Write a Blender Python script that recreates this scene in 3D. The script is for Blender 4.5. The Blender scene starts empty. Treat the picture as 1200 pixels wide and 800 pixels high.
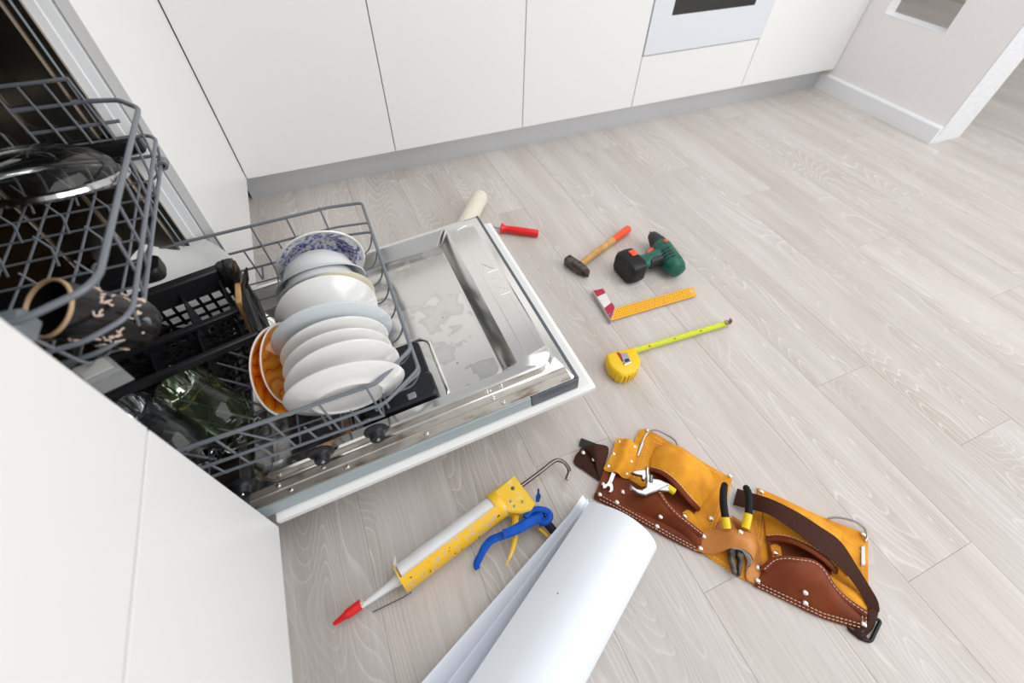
import bpy, bmesh, math, random
from mathutils import Vector, Matrix
random.seed(7)
S = bpy.context.scene
COL = S.collection
# ---------------------------------------------------------------- camera
cam_d = bpy.data.cameras.new('camera')
cam = bpy.data.objects.new('camera', cam_d); COL.objects.link(cam)
cam_d.sensor_fit = 'HORIZONTAL'; cam_d.sensor_width = 36.0
cam_d.lens = 15.4571
cam_d.clip_start = 0.02
cam_d.dof.use_dof = True; cam_d.dof.focus_distance = 0.98; cam_d.dof.aperture_fstop = 2.4
cam.matrix_world = Matrix(((0.919783, 0.296573, -0.25699, 0.282218), (-0.39212, 0.720477, -0.571974, -0.378319), (0.015523, 0.626863, 0.778975, 0.932246), (0.0, 0.0, 0.0, 1.0)))
S.camera = cam
# ---------------------------------------------------------------- light and exposure
world = bpy.data.worlds.new('daylight'); S.world = world; world.use_nodes = True
bg = world.node_tree.nodes['Background']
bg.inputs['Color'].default_value = (0.97, 0.98, 1.0, 1); bg.inputs['Strength'].default_value = 0.48
def area(name, loc, target, sx, sy, power, color=(1, 1, 1)):
    d = bpy.data.lights.new(name, 'AREA'); d.shape = 'RECTANGLE'; d.size = sx; d.size_y = sy
    d.energy = power; d.color = color
    o = bpy.data.objects.new(name, d); COL.objects.link(o); o.location = loc
    o.rotation_euler = (Vector(target) - Vector(loc)).to_track_quat('-Z', 'Y').to_euler()
    return o
area('window_daylight', (3.5, -2.5, 1.8), (0.9, 0.2, 0.0), 3.2, 2.2, 84, (0.98, 0.99, 1.0))
area('overhead_fill_light', (2.0, -0.25, 2.5), (1.9, -0.2, 0.0), 2.6, 2.6, 47, (1, 0.99, 0.975))  # added overhead area that brightens the floor, no lamp known there
S.view_settings.view_transform = 'Standard'; S.view_settings.look = 'None'
S.view_settings.gamma = 1.0; S.view_settings.use_curve_mapping = False
S.view_settings.exposure = 0.0
try: S.cycles.use_denoising = True
except Exception: pass

# ---------------------------------------------------------------- helpers
def mat(name, col, rough=0.5, metal=0.0, spec=None, trans=0.0, ior=None, coat=0.0, alpha=None):
    m = bpy.data.materials.new(name); m.use_nodes = True
    b = m.node_tree.nodes['Principled BSDF']
    b.inputs['Base Color'].default_value = (*col, 1); b.inputs['Roughness'].default_value = rough
    b.inputs['Metallic'].default_value = metal
    if spec is not None: b.inputs['Specular IOR Level'].default_value = spec
    if trans: b.inputs['Transmission Weight'].default_value = trans
    if ior: b.inputs['IOR'].default_value = ior
    if coat: b.inputs['Coat Weight'].default_value = coat; b.inputs['Coat Roughness'].default_value = 0.1
    return m
def nodes(m): return m.node_tree.nodes, m.node_tree.links, m.node_tree.nodes['Principled BSDF']
def ramp(N, stops):
    r = N.new('ShaderNodeValToRGB'); e = r.color_ramp.elements
    e[0].position, e[0].color = stops[0][0], (*stops[0][1], 1); e[1].position, e[1].color = stops[1][0], (*stops[1][1], 1)
    for p, c in stops[2:]:
        x = e.new(p); x.color = (*c, 1)
    return r
def blotch(m, scale, stops, detail=4, stretch=(1, 1, 1), bump=0.0, rough=None, distort=0.0):
    """noise in object space drives the colour (and optionally a fine bump)"""
    N, L, B = nodes(m)
    tc = N.new('ShaderNodeTexCoord'); mp = N.new('ShaderNodeMapping'); mp.inputs['Scale'].default_value = stretch
    nz = N.new('ShaderNodeTexNoise'); nz.inputs['Scale'].default_value = scale; nz.inputs['Detail'].default_value = detail
    nz.inputs['Distortion'].default_value = distort
    L.new(tc.outputs['Object'], mp.inputs[0]); L.new(mp.outputs[0], nz.inputs['Vector'])
    r = ramp(N, stops); L.new(nz.outputs['Fac'], r.inputs['Fac']); L.new(r.outputs['Color'], B.inputs['Base Color'])
    if rough:
        q = N.new('ShaderNodeMapRange'); q.inputs['To Min'].default_value, q.inputs['To Max'].default_value = rough
        L.new(nz.outputs['Fac'], q.inputs['Value']); L.new(q.outputs[0], B.inputs['Roughness'])
    if bump:
        bp = N.new('ShaderNodeBump'); bp.inputs['Strength'].default_value = bump; bp.inputs['Distance'].default_value = 0.002
        L.new(nz.outputs['Fac'], bp.inputs['Height']); L.new(bp.outputs[0], B.inputs['Normal'])
    return m

class MB:
    def __init__(s): s.v = []; s.f = []
    def add(s, vs, fs):
        o = len(s.v); s.v += [tuple(x) for x in vs]; s.f += [tuple(i + o for i in f) for f in fs]; return s
    def box(s, a, b, ch=0.0):
        x0, x1 = sorted((a[0], b[0])); y0, y1 = sorted((a[1], b[1])); z0, z1 = sorted((a[2], b[2]))
        if ch <= 0:
            return s.add([(x0,y0,z0),(x1,y0,z0),(x1,y1,z0),(x0,y1,z0),(x0,y0,z1),(x1,y0,z1),(x1,y1,z1),(x0,y1,z1)],
                         [(3,2,1,0),(4,5,6,7),(0,1,5,4),(1,2,6,5),(2,3,7,6),(3,0,4,7)])
        c = min(ch, (x1-x0)*.45, (y1-y0)*.45, (z1-z0)*.45)
        lv = [oct8(x0+k, x1-k, y0+k, y1-k, c, z) for z, k in ((z0, c), (z0+c, 0), (z1-c, 0), (z1, c))]
        return s.loft(lv)
    def loft(s, loops, cap=True, closed=True):
        n = len(loops[0]); vs = [p for l in loops for p in l]; fs = []
        for i in range(len(loops) - 1):
            for j in range(n if closed else n - 1):
                k = (j + 1) % n; fs.append((i*n + j, i*n + k, (i+1)*n + k, (i+1)*n + j))
        if cap and closed:
            fs.append(tuple(reversed(range(n)))); fs.append(tuple(range((len(loops)-1)*n, len(loops)*n)))
        return s.add(vs, fs)
    def prism(s, pts, z0, z1, ch=0.0):
        """closed outline (x, y) swept from z0 to z1, top edge chamfered"""
        pts = ccw(pts)
        lv = [[(x, y, z0) for x, y in pts]]
        if ch > 0:
            q = inset(pts, ch)
            lv += [[(x, y, z1 - ch) for x, y in pts], [(x, y, z1) for x, y in q]]
        else: lv.append([(x, y, z1) for x, y in pts])
        return s.loft(lv)
    def tube(s, path, r, n=8, closed=False, flat=1.0):
        P = [Vector(p) for p in path]; m = len(P)
        R = r if isinstance(r, (list, tuple)) else [r] * m
        if len(R) != m:
            k_ = len(R) - 1; R = [R[min(int(i*k_/(m-1)), k_-1)] + (R[min(int(i*k_/(m-1)), k_-1)+1] - R[min(int(i*k_/(m-1)), k_-1)])*(i*k_/(m-1) - min(int(i*k_/(m-1)), k_-1)) if k_ else R[0] for i in range(m)]
        T = []
        for i in range(m):
            a = P[i-1] if (i > 0 or closed) else P[i]; b = P[(i+1) % m] if (i < m-1 or closed) else P[i]
            t = b - a; T.append(t.normalized() if t.length > 1e-9 else Vector((0,0,1)))
        up = Vector((0, 0, 1)) if abs(T[0].z) < .9 else Vector((1, 0, 0))
        loops = []
        u = (up - T[0] * up.dot(T[0])).normalized()
        for i in range(m):
            u = u - T[i] * u.dot(T[i])
            u = u.normalized() if u.length > 1e-6 else T[i].orthogonal().normalized()
            w = T[i].cross(u)
            loops.append([P[i] + (u * (math.cos(2*math.pi*k/n) * flat) + w * math.sin(2*math.pi*k/n)) * R[i] for k in range(n)])
        if closed: loops.append(loops[0])
        return s.loft(loops, cap=not closed)
    def lathe(s, prof, n=40, M=None):
        """profile of (radius, height) turned about local z; M places it"""
        M = M or Matrix(); vs = []; fs = []; rows = []
        for r, h in prof:
            if r < 1e-6: rows.append([len(vs)]); vs.append(M @ Vector((0, 0, h)))
            else:
                rows.append(list(range(len(vs), len(vs) + n)))
                vs += [M @ Vector((r*math.cos(2*math.pi*k/n), r*math.sin(2*math.pi*k/n), h)) for k in range(n)]
        for a, b in zip(rows, rows[1:]):
            for k in range(n):
                j = (k + 1) % n
                if len(a) == 1 and len(b) == 1: continue
                if len(a) == 1: fs.append((a[0], b[j], b[k]))
                elif len(b) == 1: fs.append((a[k], a[j], b[0]))
                else: fs.append((a[k], a[j], b[j], b[k]))
        return s.add(vs, fs)
    def sheet(s, grid, th):
        """grid[i][j] of points -> a skin of thickness th"""
        G = [[Vector(p) for p in row] for row in grid]; a, b = len(G), len(G[0]); top = []; bot = []
        for i in range(a):
            for j in range(b):
                du = G[min(i+1, a-1)][j] - G[max(i-1, 0)][j]; dv = G[i][min(j+1, b-1)] - G[i][max(j-1, 0)]
                n = du.cross(dv); n = n.normalized() if n.length > 1e-12 else Vector((0, 0, 1))
                top.append(G[i][j]); bot.append(G[i][j] - n * th)
        vs = top + bot; o = a * b; fs = []
        for i in range(a - 1):
            for j in range(b - 1):
                q = (i*b+j, (i+1)*b+j, (i+1)*b+j+1, i*b+j+1); fs += [q, tuple(o + k for k in reversed(q))]
        rim = [i*b for i in range(a)] + [(a-1)*b + j for j in range(1, b)] + [i*b + b-1 for i in range(a-2, -1, -1)] + [j for j in range(b-2, 0, -1)]
        for p, q in zip(rim, rim[1:] + rim[:1]): fs.append((q, p, p + o, q + o))
        return s.add(vs, fs)
    def xf(s, M): s.v = [tuple(M @ Vector(v)) for v in s.v]; return s

def oct8(x0, x1, y0, y1, c, z):
    return [(x0+c, y0, z), (x1-c, y0, z), (x1, y0+c, z), (x1, y1-c, z), (x1-c, y1, z), (x0+c, y1, z), (x0, y1-c, z), (x0, y0+c, z)]
def ccw(p):
    a = sum(p[i][0]*p[(i+1) % len(p)][1] - p[(i+1) % len(p)][0]*p[i][1] for i in range(len(p)))
    return [tuple(q[:2]) for q in (p if a > 0 else p[::-1])]
def inset(p, d):
    n = len(p); out = []
    for i in range(n):
        a, b, c = Vector(p[i-1]), Vector(p[i]), Vector(p[(i+1) % n])
        e1 = (b-a).normalized() if (b-a).length > 1e-9 else Vector((1, 0)); e2 = (c-b).normalized() if (c-b).length > 1e-9 else e1
        n1 = Vector((-e1.y, e1.x)); n2 = Vector((-e2.y, e2.x)); m = n1 + n2
        m = m / max(m.dot(n1), .3) if m.length > 1e-6 else n1
        out.append(tuple(b + m * d))
    return out
def rrect(x0, x1, y0, y1, r, n=5):
    o = []
    for cx, cy, a in ((x1-r, y1-r, 0), (x0+r, y1-r, 90), (x0+r, y0+r, 180), (x1-r, y0+r, 270)):
        for k in range(n + 1):
            t = math.radians(a + 90*k/n); o.append((cx + r*math.cos(t), cy + r*math.sin(t)))
    return o
def cr(pts, n=8, closed=False):
    """smooth curve through the points"""
    P = [Vector(p) for p in pts]; m = len(P); out = []
    for i in range(m if closed else m - 1):
        p0 = P[i-1] if (i > 0 or closed) else P[i]*2 - P[i+1]; p1 = P[i]; p2 = P[(i+1) % m]
        p3 = P[(i+2) % m] if (i + 2 < m or closed) else p2*2 - p1
        for k in range(n):
            t = k / n
            out.append(0.5*((p1*2) + (p2-p0)*t + (p0*2-p1*5+p2*4-p3)*t*t + (p1*3-p0-p2*3+p3)*t*t*t))
    if not closed: out.append(P[-1])
    return out
def resample(pts, n):
    P = [Vector(p) for p in pts]; d = [0]
    for a, b in zip(P, P[1:]): d.append(d[-1] + (b-a).length)
    out = []; j = 0
    for k in range(n):
        t = d[-1]*k/(n-1)
        while j < len(P)-2 and d[j+1] < t: j += 1
        s = (t-d[j])/max(d[j+1]-d[j], 1e-9); out.append(P[j].lerp(P[j+1], min(s, 1)))
    return out
def fillet(pts, r, n=4, closed=False):
    P = [Vector(p) for p in pts]; m = len(P); out = []
    for i in range(m):
        if not closed and i in (0, m-1): out.append(P[i]); continue
        a, b, c = P[i-1], P[i], P[(i+1) % m]
        k = min(r, (a-b).length*.45, (c-b).length*.45)
        s = b + (a-b).normalized()*k; e = b + (c-b).normalized()*k
        for q in range(n+1):
            t = q/n; out.append(s*(1-t)**2 + b*2*t*(1-t) + e*t*t)
    return out
def frame(c, z, x=None):
    z = Vector(z).normalized(); x = Vector(x) if x is not None else z.orthogonal()
    x = (x - z*x.dot(z)).normalized(); y = z.cross(x)
    return Matrix(((x.x, y.x, z.x, c[0]), (x.y, y.y, z.y, c[1]), (x.z, y.z, z.z, c[2]), (0, 0, 0, 1)))

def obj(name, mb, m, parent=None, smooth=0.6, kind=None, label=None):
    me = bpy.data.meshes.new(name); me.from_pydata(mb.v, [], mb.f); me.update()
    bm = bmesh.new(); bm.from_mesh(me); bmesh.ops.recalc_face_normals(bm, faces=bm.faces); bm.to_mesh(me); bm.free()
    if m: me.materials.append(m)
    if smooth:
        me.shade_smooth(); me.set_sharp_from_angle(angle=smooth)
    o = bpy.data.objects.new(name, me); COL.objects.link(o)
    if parent is not None:
        o.parent = parent; o.matrix_parent_inverse = world_of(parent).inverted()
    if kind: o['kind'] = kind
    if label: o['label'] = label
    return o
def world_of(o):
    M = Matrix.LocRotScale(o.location, o.rotation_euler, o.scale)
    return world_of(o.parent) @ o.matrix_parent_inverse @ M if o.parent else M
def tag(o, label, cat, group=None):
    o['label'] = label; o['category'] = cat
    if group: o['group'] = group
    return o
def thing(name, label, cat, loc, group=None):
    o = bpy.data.objects.new(name, None); COL.objects.link(o); o.location = loc; o.empty_display_size = .05
    return tag(o, label, cat, group)
def struct(name, mb, m, smooth=0.6):
    return obj(name, mb, m, None, smooth, 'structure')
def shared(name, src, parent, M):
    """a copy of a part with shared mesh, moved by M in world space"""
    c = src.copy(); COL.objects.link(c); c.name = name; c.parent = parent
    c.matrix_parent_inverse = Matrix(); c.matrix_basis = world_of(parent).inverted() @ M
    return c
# ---------------------------------------------------------------- materials of the setting
WHITE = mat('white_lacquer', (0.82, 0.82, 0.81), 0.32, spec=0.35)
EDGE = mat('panel_edge_white', (0.70, 0.71, 0.71), 0.5)
GAP = mat('carcass_edge', (0.62, 0.58, 0.46), 0.7)
PAINT = blotch(mat('wall_paint', (0.88, 0.865, 0.86), 0.85), 60, [(0.3, (0.87, 0.855, 0.85)), (0.7, (0.89, 0.875, 0.87))], bump=0.1)
ROUGHPAINT = blotch(mat('brushed_white_paint', (0.85, 0.86, 0.88), 0.8), 30, [(0.3, (0.70, 0.71, 0.74)), (0.7, (0.78, 0.79, 0.80))], stretch=(1, 1, 4), bump=1.0)
SKIRT = mat('skirting_white', (0.85, 0.87, 0.90), 0.45)
ALU = blotch(mat('brushed_aluminium', (0.6, 0.6, 0.6), 0.38, 0.55), 3.0, [(0.3, (0.56, 0.575, 0.595)), (0.7, (0.63, 0.645, 0.665))], stretch=(0.4, 1, 160), rough=(0.32, 0.46))
TOPMAT = blotch(mat('worktop_laminate', (0.6, 0.58, 0.55), 0.5), 40, [(0.3, (0.5, 0.48, 0.45)), (0.7, (0.66, 0.64, 0.61))])

def wood_floor():
    m = mat('limed_oak_plank', (0.6, 0.56, 0.53), 0.42, spec=0.4); N, L, B = nodes(m)
    tc = N.new('ShaderNodeTexCoord'); oi = N.new('ShaderNodeObjectInfo')
    rv = N.new('ShaderNodeVectorMath'); rv.operation = 'SCALE'; rv.inputs[0].default_value = (31.7, 57.3, 0); L.new(oi.outputs['Random'], rv.inputs['Scale'])
    ad = N.new('ShaderNodeVectorMath'); ad.operation = 'ADD'; L.new(tc.outputs['Object'], ad.inputs[0]); L.new(rv.outputs[0], ad.inputs[1])
    def mapped(sx, sy):
        q = N.new('ShaderNodeMapping'); q.inputs['Scale'].default_value = (sx, sy, 1); L.new(ad.outputs[0], q.inputs[0]); return q.outputs[0]
    # cathedral figure: contour lines of a slow noise stretched along the plank
    big = N.new('ShaderNodeTexNoise'); big.inputs['Scale'].default_value = 1.0; big.inputs['Detail'].default_value = 1.6; big.inputs['Roughness'].default_value = 0.42; big.inputs['Distortion'].default_value = 0.35
    L.new(mapped(7.5, 1.35), big.inputs['Vector'])
    mu = N.new('ShaderNodeMath'); mu.operation = 'MULTIPLY'; mu.inputs[1].default_value = 35.0; L.new(big.outputs['Fac'], mu.inputs[0])
    fr = N.new('ShaderNodeMath'); fr.operation = 'FRACT'; L.new(mu.outputs[0], fr.inputs[0])
    lines = ramp(N, [(0.0, (0.0,)*3), (0.08, (1.0,)*3), (0.22, (0.22,)*3), (0.75, (0.0,)*3)]); L.new(fr.outputs[0], lines.inputs['Fac'])
    # where the figure is strong
    mask = N.new('ShaderNodeTexNoise'); mask.inputs['Scale'].default_value = 1.0; mask.inputs['Detail'].default_value = 1.0; L.new(mapped(6.0, 1.1), mask.inputs['Vector'])
    mr = N.new('ShaderNodeMapRange'); mr.inputs['From Min'].default_value = 0.36; mr.inputs['From Max'].default_value = 0.62; mr.inputs['To Min'].default_value = 0.05; mr.inputs['To Max'].default_value = 0.66; L.new(mask.outputs['Fac'], mr.inputs['Value'])
    fine = N.new('ShaderNodeTexNoise'); fine.inputs['Scale'].default_value = 1.0; fine.inputs['Detail'].default_value = 5; fine.inputs['Roughness'].default_value = 0.7; L.new(mapped(190, 5.0), fine.inputs['Vector'])
    tone = N.new('ShaderNodeTexNoise'); tone.inputs['Scale'].default_value = 1.0; tone.inputs['Detail'].default_value = 2; L.new(mapped(13, 1.2), tone.inputs['Vector'])
    base = ramp(N, [(0.30, FLOOR_DARK), (0.72, FLOOR_LIGHT)]); L.new(tone.outputs['Fac'], base.inputs['Fac'])
    fb = N.new('ShaderNodeMapRange'); fb.inputs['From Min'].default_value = 0.3; fb.inputs['From Max'].default_value = 0.7; fb.inputs['To Min'].default_value = 0.86; fb.inputs['To Max'].default_value = 1.09; L.new(fine.outputs['Fac'], fb.inputs['Value'])
    rb = N.new('ShaderNodeMapRange'); rb.inputs['To Min'].default_value = 0.955; rb.inputs['To Max'].default_value = 1.04; L.new(oi.outputs['Random'], rb.inputs['Value'])
    pm = N.new('ShaderNodeMath'); pm.operation = 'MULTIPLY'; L.new(fb.outputs[0], pm.inputs[0]); L.new(rb.outputs[0], pm.inputs[1])
    sc = N.new('ShaderNodeVectorMath'); sc.operation = 'SCALE'; L.new(base.outputs['Color'], sc.inputs[0]); L.new(pm.outputs[0], sc.inputs['Scale'])
    lm = N.new('ShaderNodeMath'); lm.operation = 'MULTIPLY'; L.new(lines.outputs['Color'], lm.inputs[0]); L.new(mr.outputs[0], lm.inputs[1])
    mx = N.new('ShaderNodeMix'); mx.data_type = 'RGBA'; L.new(lm.outputs[0], mx.inputs['Factor']); L.new(sc.outputs[0], mx.inputs['A']); mx.inputs['B'].default_value = (*FLOOR_LINE, 1)
    L.new(mx.outputs['Result'], B.inputs['Base Color'])
    bp = N.new('ShaderNodeBump'); bp.inputs['Strength'].default_value = 0.12; bp.inputs['Distance'].default_value = 0.001; L.new(fine.outputs['Fac'], bp.inputs['Height']); L.new(bp.outputs[0], B.inputs['Normal'])
    return m
FLOOR_DARK, FLOOR_LIGHT, FLOOR_LINE = (0.49, 0.44, 0.40), (0.61, 0.57, 0.535), (0.74, 0.705, 0.675)
OAK = wood_floor()
JOINT = mat('plank_joint', (0.48, 0.42, 0.36), 0.8)

# ---------------------------------------------------------------- floor of separate planks
floor = struct('floor', MB().box((-0.7, -2.2, -0.03), (5.2, 3.4, -0.0016)), JOINT)
PW, PLEN = 0.187, 1.246
joints = {3: -0.042, 4: -0.388, 7: -0.125, 8: -0.377, 10: 0.24, 5: 0.36, 6: 0.72, 2: 0.55, 9: 0.62, 1: -0.62, 0: 0.2}
def plank_mb(w, l):
    g = 0.00012; a, b = w/2 - g, l/2 - g; c = 0.0004; d = 0.0006
    return MB().loft([[(-a, -b, -0.0016), (a, -b, -0.0016), (a, b, -0.0016), (-a, b, -0.0016)],
                      [(-a, -b, -d), (a, -b, -d), (a, b, -d), (-a, b, -d)],
                      [(-a+c, -b+c, 0), (a-c, -b+c, 0), (a-c, b-c, 0), (-a+c, b-c, 0)]])
first = None
for k in range(-1, 27):
    x = 0.125 - PW*2 + PW*k + PW*0.5 + PW       # column k spans 0.498 + (k-3)*PW ...
    x = 0.498 + (k-3)*PW + PW*0.5
    y0 = joints.get(k, random.uniform(-0.6, 0.6))
    lo = -1.15 if x < 2.8 else -0.6
    hi = 1.29 if x < 2.72 else 3.2
    n0 = math.ceil((lo - y0)/PLEN) - 1
    for n in range(n0, n0 + 6):
        yc = y0 + PLEN*(n + 0.5)
        if yc + PLEN/2 < lo or yc - PLEN/2 > hi: continue
        if first is None:
            first = obj('plank', plank_mb(PW, PLEN), OAK, None, 0); first.parent = floor; first.location = (x, yc, 0)
        else:
            c = first.copy(); COL.objects.link(c); c.name = 'plank'; c.parent = floor; c.location = (x, yc, 0)

# ---------------------------------------------------------------- walls
YB, H0 = 1.228, 0.0988
wall_back = struct('wall_back', MB().box((-0.72, 1.80, 0), (2.735, 1.92, 2.5)), PAINT)
wall_left = struct('wall_left', MB().box((-0.72, -1.6, 0), (-0.62, 1.80, 2.5)), PAINT)
wr = MB()
X0, X1, XM, NY0, NY1, NZ0, NZ1 = 2.735, 2.92, 2.80, 0.858, 1.137, 0.348, 0.95
wr.box((X0, 0.634, 0), (X1, 0.72, 2.5))
for a, b in (((X0, 0.72, 0), (XM, 1.92, NZ0)), ((X0, 0.72, NZ1), (XM, 1.92, 2.5)), ((X0, 0.72, NZ0), (XM, NY0, NZ1)), ((X0, NY1, NZ0), (XM, 1.92, NZ1))): wr.box(a, b)
wall_right = struct('wall_right', wr, PAINT, 0)
obj('wall_end_face', MB().box((X0, 0.629, 0.0), (X1, 0.634, 2.5)), ROUGHPAINT, wall_right)
obj('opening_sill', MB().box((X0 - 0.001, NY0, NZ0), (XM + .001, NY1, NZ0 + 0.003)), SKIRT, wall_right)
wall_far = struct('wall_far', MB().box((5.1, -0.7, 0), (5.2, 3.4, 2.5)), PAINT)
struct('wall_hall', MB().box((2.735, 3.4, 0), (5.2, 3.5, 2.5)), PAINT)
struct('ceiling', MB().box((2.80, -0.2, 2.42), (5.2, 3.5, 2.5)), PAINT)
bb = MB().loft([[(2.735, y, 0), (2.719, y, 0), (2.719, y, 0.064), (2.723, y, 0.069), (2.735, y, 0.071)] for y in (0.632, 1.276)])
struct('baseboard_right', bb, SKIRT)
struct('trim_1', MB().box((-0.02, 1.2745, 0), (2.735, 1.285, H0 + 0.004)), ALU)          # kickboard under the far cabinets
struct('trim_2', MB().box((-0.06, 0.62, 0), (-0.05, 1.27, H0 + 0.004)), ALU)
struct('trim_3', MB().box((-0.06, -1.0, 0), (-0.05, 0.0, H0 + 0.004)), ALU)

# ---------------------------------------------------------------- fitted cabinets
def front(a, b, ch=0.0012): return MB().box(a, b, ch)
W, TOP = 0.513, 0.815
def base_cabinet(x0, x1, label, drawers=None):
    t = thing('base_cabinet', label, 'cabinet', ((x0+x1)/2, 1.5, H0), 'white cabinets along the far wall')
    obj('carcass', MB().box((x0, YB + 0.021, H0), (x1, 1.79, TOP)), GAP, t)
    if drawers:
        for z0, z1 in drawers: obj('drawer_front', front((x0+.0015, YB, z0), (x1-.0015, YB+.019, z1)), WHITE, t)
    else: obj('door', front((x0+.0015, YB, H0), (x1-.0015, YB+.019, TOP)), WHITE, t)
    return t
base_cabinet(0.0006, W, 'white handleless cabinet door in the corner, between dishwasher side panel and next door')
base_cabinet(W, 2*W, 'white handleless cabinet, middle of the three plain doors before the oven')
base_cabinet(2*W, 3*W, 'white handleless cabinet directly beside the oven, on its corner side')
base_cabinet(3*W + 0.6, 2.733, 'white handleless cabinet between the oven and the wall with the opening')
t = thing('oven_cabinet', 'white cabinet with low drawer front that houses the oven', 'cabinet', (3*W + .3, 1.5, H0), 'white cabinets along the far wall')
ox0, ox1 = 3*W, 3*W + 0.6
oc = MB(); oc.box((ox0, YB + .021, H0), (ox1, 1.79, 0.288)); oc.box((ox0, YB + .021, 0.288), (ox0 + .016, 1.79, TOP)); oc.box((ox1 - .016, YB + .021, 0.288), (ox1, 1.79, TOP)); oc.box((ox0+.016, 1.77, .288), (ox1-.016, 1.79, TOP))
obj('carcass', oc, GAP, t)
obj('drawer_front', front((ox0+.0015, YB, H0), (ox1-.0015, YB+.019, 0.2895)), WHITE, t)
OVENW = mat('oven_white_glass', (0.70, 0.735, 0.78), 0.12, spec=0.5)
OVENB = mat('oven_dark_glass', (0.02, 0.02, 0.018), 0.06)
STEELBR = mat('oven_steel', (0.5, 0.5, 0.5), 0.3, 1.0)
t = thing('oven', 'white glass built-in oven with a dark window', 'oven', (3*W + .3, 1.45, .2926))
obj('oven_body', MB().box((ox0 + .02, YB + .022, .2926), (ox1 - .02, 1.76, TOP - .005)), STEELBR, t)
ov = MB()
wx0, wx1, wz0, wz1 = 1.632, 2.036, 0.418, 0.70
for a, b in (((ox0+.003, YB-.003, .2935), (ox1-.003, YB+.02, wz0)), ((ox0+.003, YB-.003, wz1), (ox1-.003, YB+.02, TOP-.005)), ((ox0+.003, YB-.003, wz0), (wx0, YB+.02, wz1)), ((wx1, YB-.003, wz0), (ox1-.003, YB+.02, wz1))): ov.box(a, b)
obj('oven_door', ov, OVENW, t, 0)
obj('oven_window', MB().box((wx0, YB-.002, wz0), (wx1, YB+.012, wz1)), OVENB, t)
hd = MB().tube([(1.62, YB-.003, .745), (1.62, YB-.04, .745), (2.05, YB-.04, .745), (2.05, YB-.003, .745)], .006); obj('handle', hd, STEELBR, t)

t = thing('corner_cabinet', 'white corner cabinet panel beyond the open dishwasher', 'cabinet', (-.3, .915, H0))
obj('carcass', MB().box((-.6, .622, H0), (-.021, 1.22, TOP)), EDGE, t)
obj('door', front((-.0195, .6035, H0), (0, YB - .0012, TOP), .001), WHITE, t)
obj('side_panel', MB().box((-.6, .6035, H0), (-.0205, .6205, TOP)), EDGE, t)
t = thing('drawer_cabinet', 'white drawer cabinet on the near side of the dishwasher', 'cabinet', (-.3, -.45, H0))
obj('carcass', MB().box((-.6, -.9, H0), (-.022, 0, TOP)), EDGE, t)
obj('drawer_front', front((-.02, -.899, H0), (0, 0, .4700), .001), WHITE, t)
obj('drawer_front', front((-.02, -.899, .4735), (0, 0, TOP), .001), WHITE, t)
tag(obj('worktop', MB().box((-.62, -.92, .82), (.018, 1.795, .856), .002), TOPMAT), 'pale laminate worktop running over the dishwasher', 'worktop')
tag(obj('worktop', MB().box((.02, 1.20, .82), (2.73, 1.795, .856), .002), TOPMAT), 'pale laminate worktop running over the far cabinets and oven', 'worktop')

# ---------------------------------------------------------------- dishwasher
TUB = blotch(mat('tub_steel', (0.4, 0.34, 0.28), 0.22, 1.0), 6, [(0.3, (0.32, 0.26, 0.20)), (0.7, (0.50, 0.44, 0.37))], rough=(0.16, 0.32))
STEEL = blotch(mat('door_steel', (0.8, 0.79, 0.77), 0.27, 1.0), 5, [(0.35, (0.78, 0.77, 0.745)), (0.62, (0.85, 0.84, 0.815))], detail=5, rough=(0.15, 0.19), distort=.6)
def wet_steel():
    m = mat('water_marked_steel', (.7, .7, .68), .3, 1.0); N, L, B = nodes(m)
    tc = N.new('ShaderNodeTexCoord'); nz = N.new('ShaderNodeTexNoise'); nz.inputs['Scale'].default_value = 9; nz.inputs['Detail'].default_value = 3.5; nz.inputs['Roughness'].default_value = .55
    L.new(tc.outputs['Object'], nz.inputs['Vector'])
    r = ramp(N, [(.0, (.84, .83, .80)), (.515, (.84, .83, .80)), (.525, (.66, .65, .63)), (.58, (.74, .73, .705))]); L.new(nz.outputs['Fac'], r.inputs['Fac']); L.new(r.outputs['Color'], B.inputs['Base Color'])
    q = ramp(N, [(.0, (.18,)*3), (.515, (.18,)*3), (.525, (.14,)*3), (1, (.16,)*3)]); L.new(nz.outputs['Fac'], q.inputs['Fac']); L.new(q.outputs['Color'], B.inputs['Roughness'])
    return m
WETSTEEL = wet_steel()
SPECK = mat('dried_sauce', (.45, .17, .02), .6)
STEELDIRTY = blotch(mat('stained_steel', (0.6, 0.56, 0.5), 0.36, 0.8), 34, [(0.34, (0.26, 0.20, 0.15)), (0.47, (0.50, 0.46, 0.41)), (0.7, (0.58, 0.545, 0.50))], stretch=(.5, 1, 1), detail=6, rough=(0.34, 0.55))
BLACKP = mat('black_plastic', (0.0065, 0.0065, 0.008), 0.36, spec=.35)
DARKP = mat('dark_grey_plastic', (0.011, 0.0125, 0.017), 0.4, spec=.4)
GASKET = mat('blue_grey_gasket', (0.24, 0.30, 0.34), 0.5)
GREYTRIM = mat('grey_plastic_trim', (0.17, 0.20, 0.22), 0.35)
SIDETRIM = mat('pale_grey_trim', (0.36, 0.42, 0.44), 0.35)
DARKTRIM = mat('dark_end_trim', (0.10, 0.12, 0.14), 0.3)
COATED = mat('grey_coated_wire', (0.17, 0.19, 0.218), 0.38, spec=0.5)
COATED_DK = mat('grey_coated_wire_fine', (0.185, 0.20, 0.228), 0.4)
CHROME = mat('chrome', (0.78, 0.78, 0.8), 0.14, 1.0)
SCREW = mat('screw_steel', (0.6, 0.58, 0.55), 0.25, 1.0)

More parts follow.
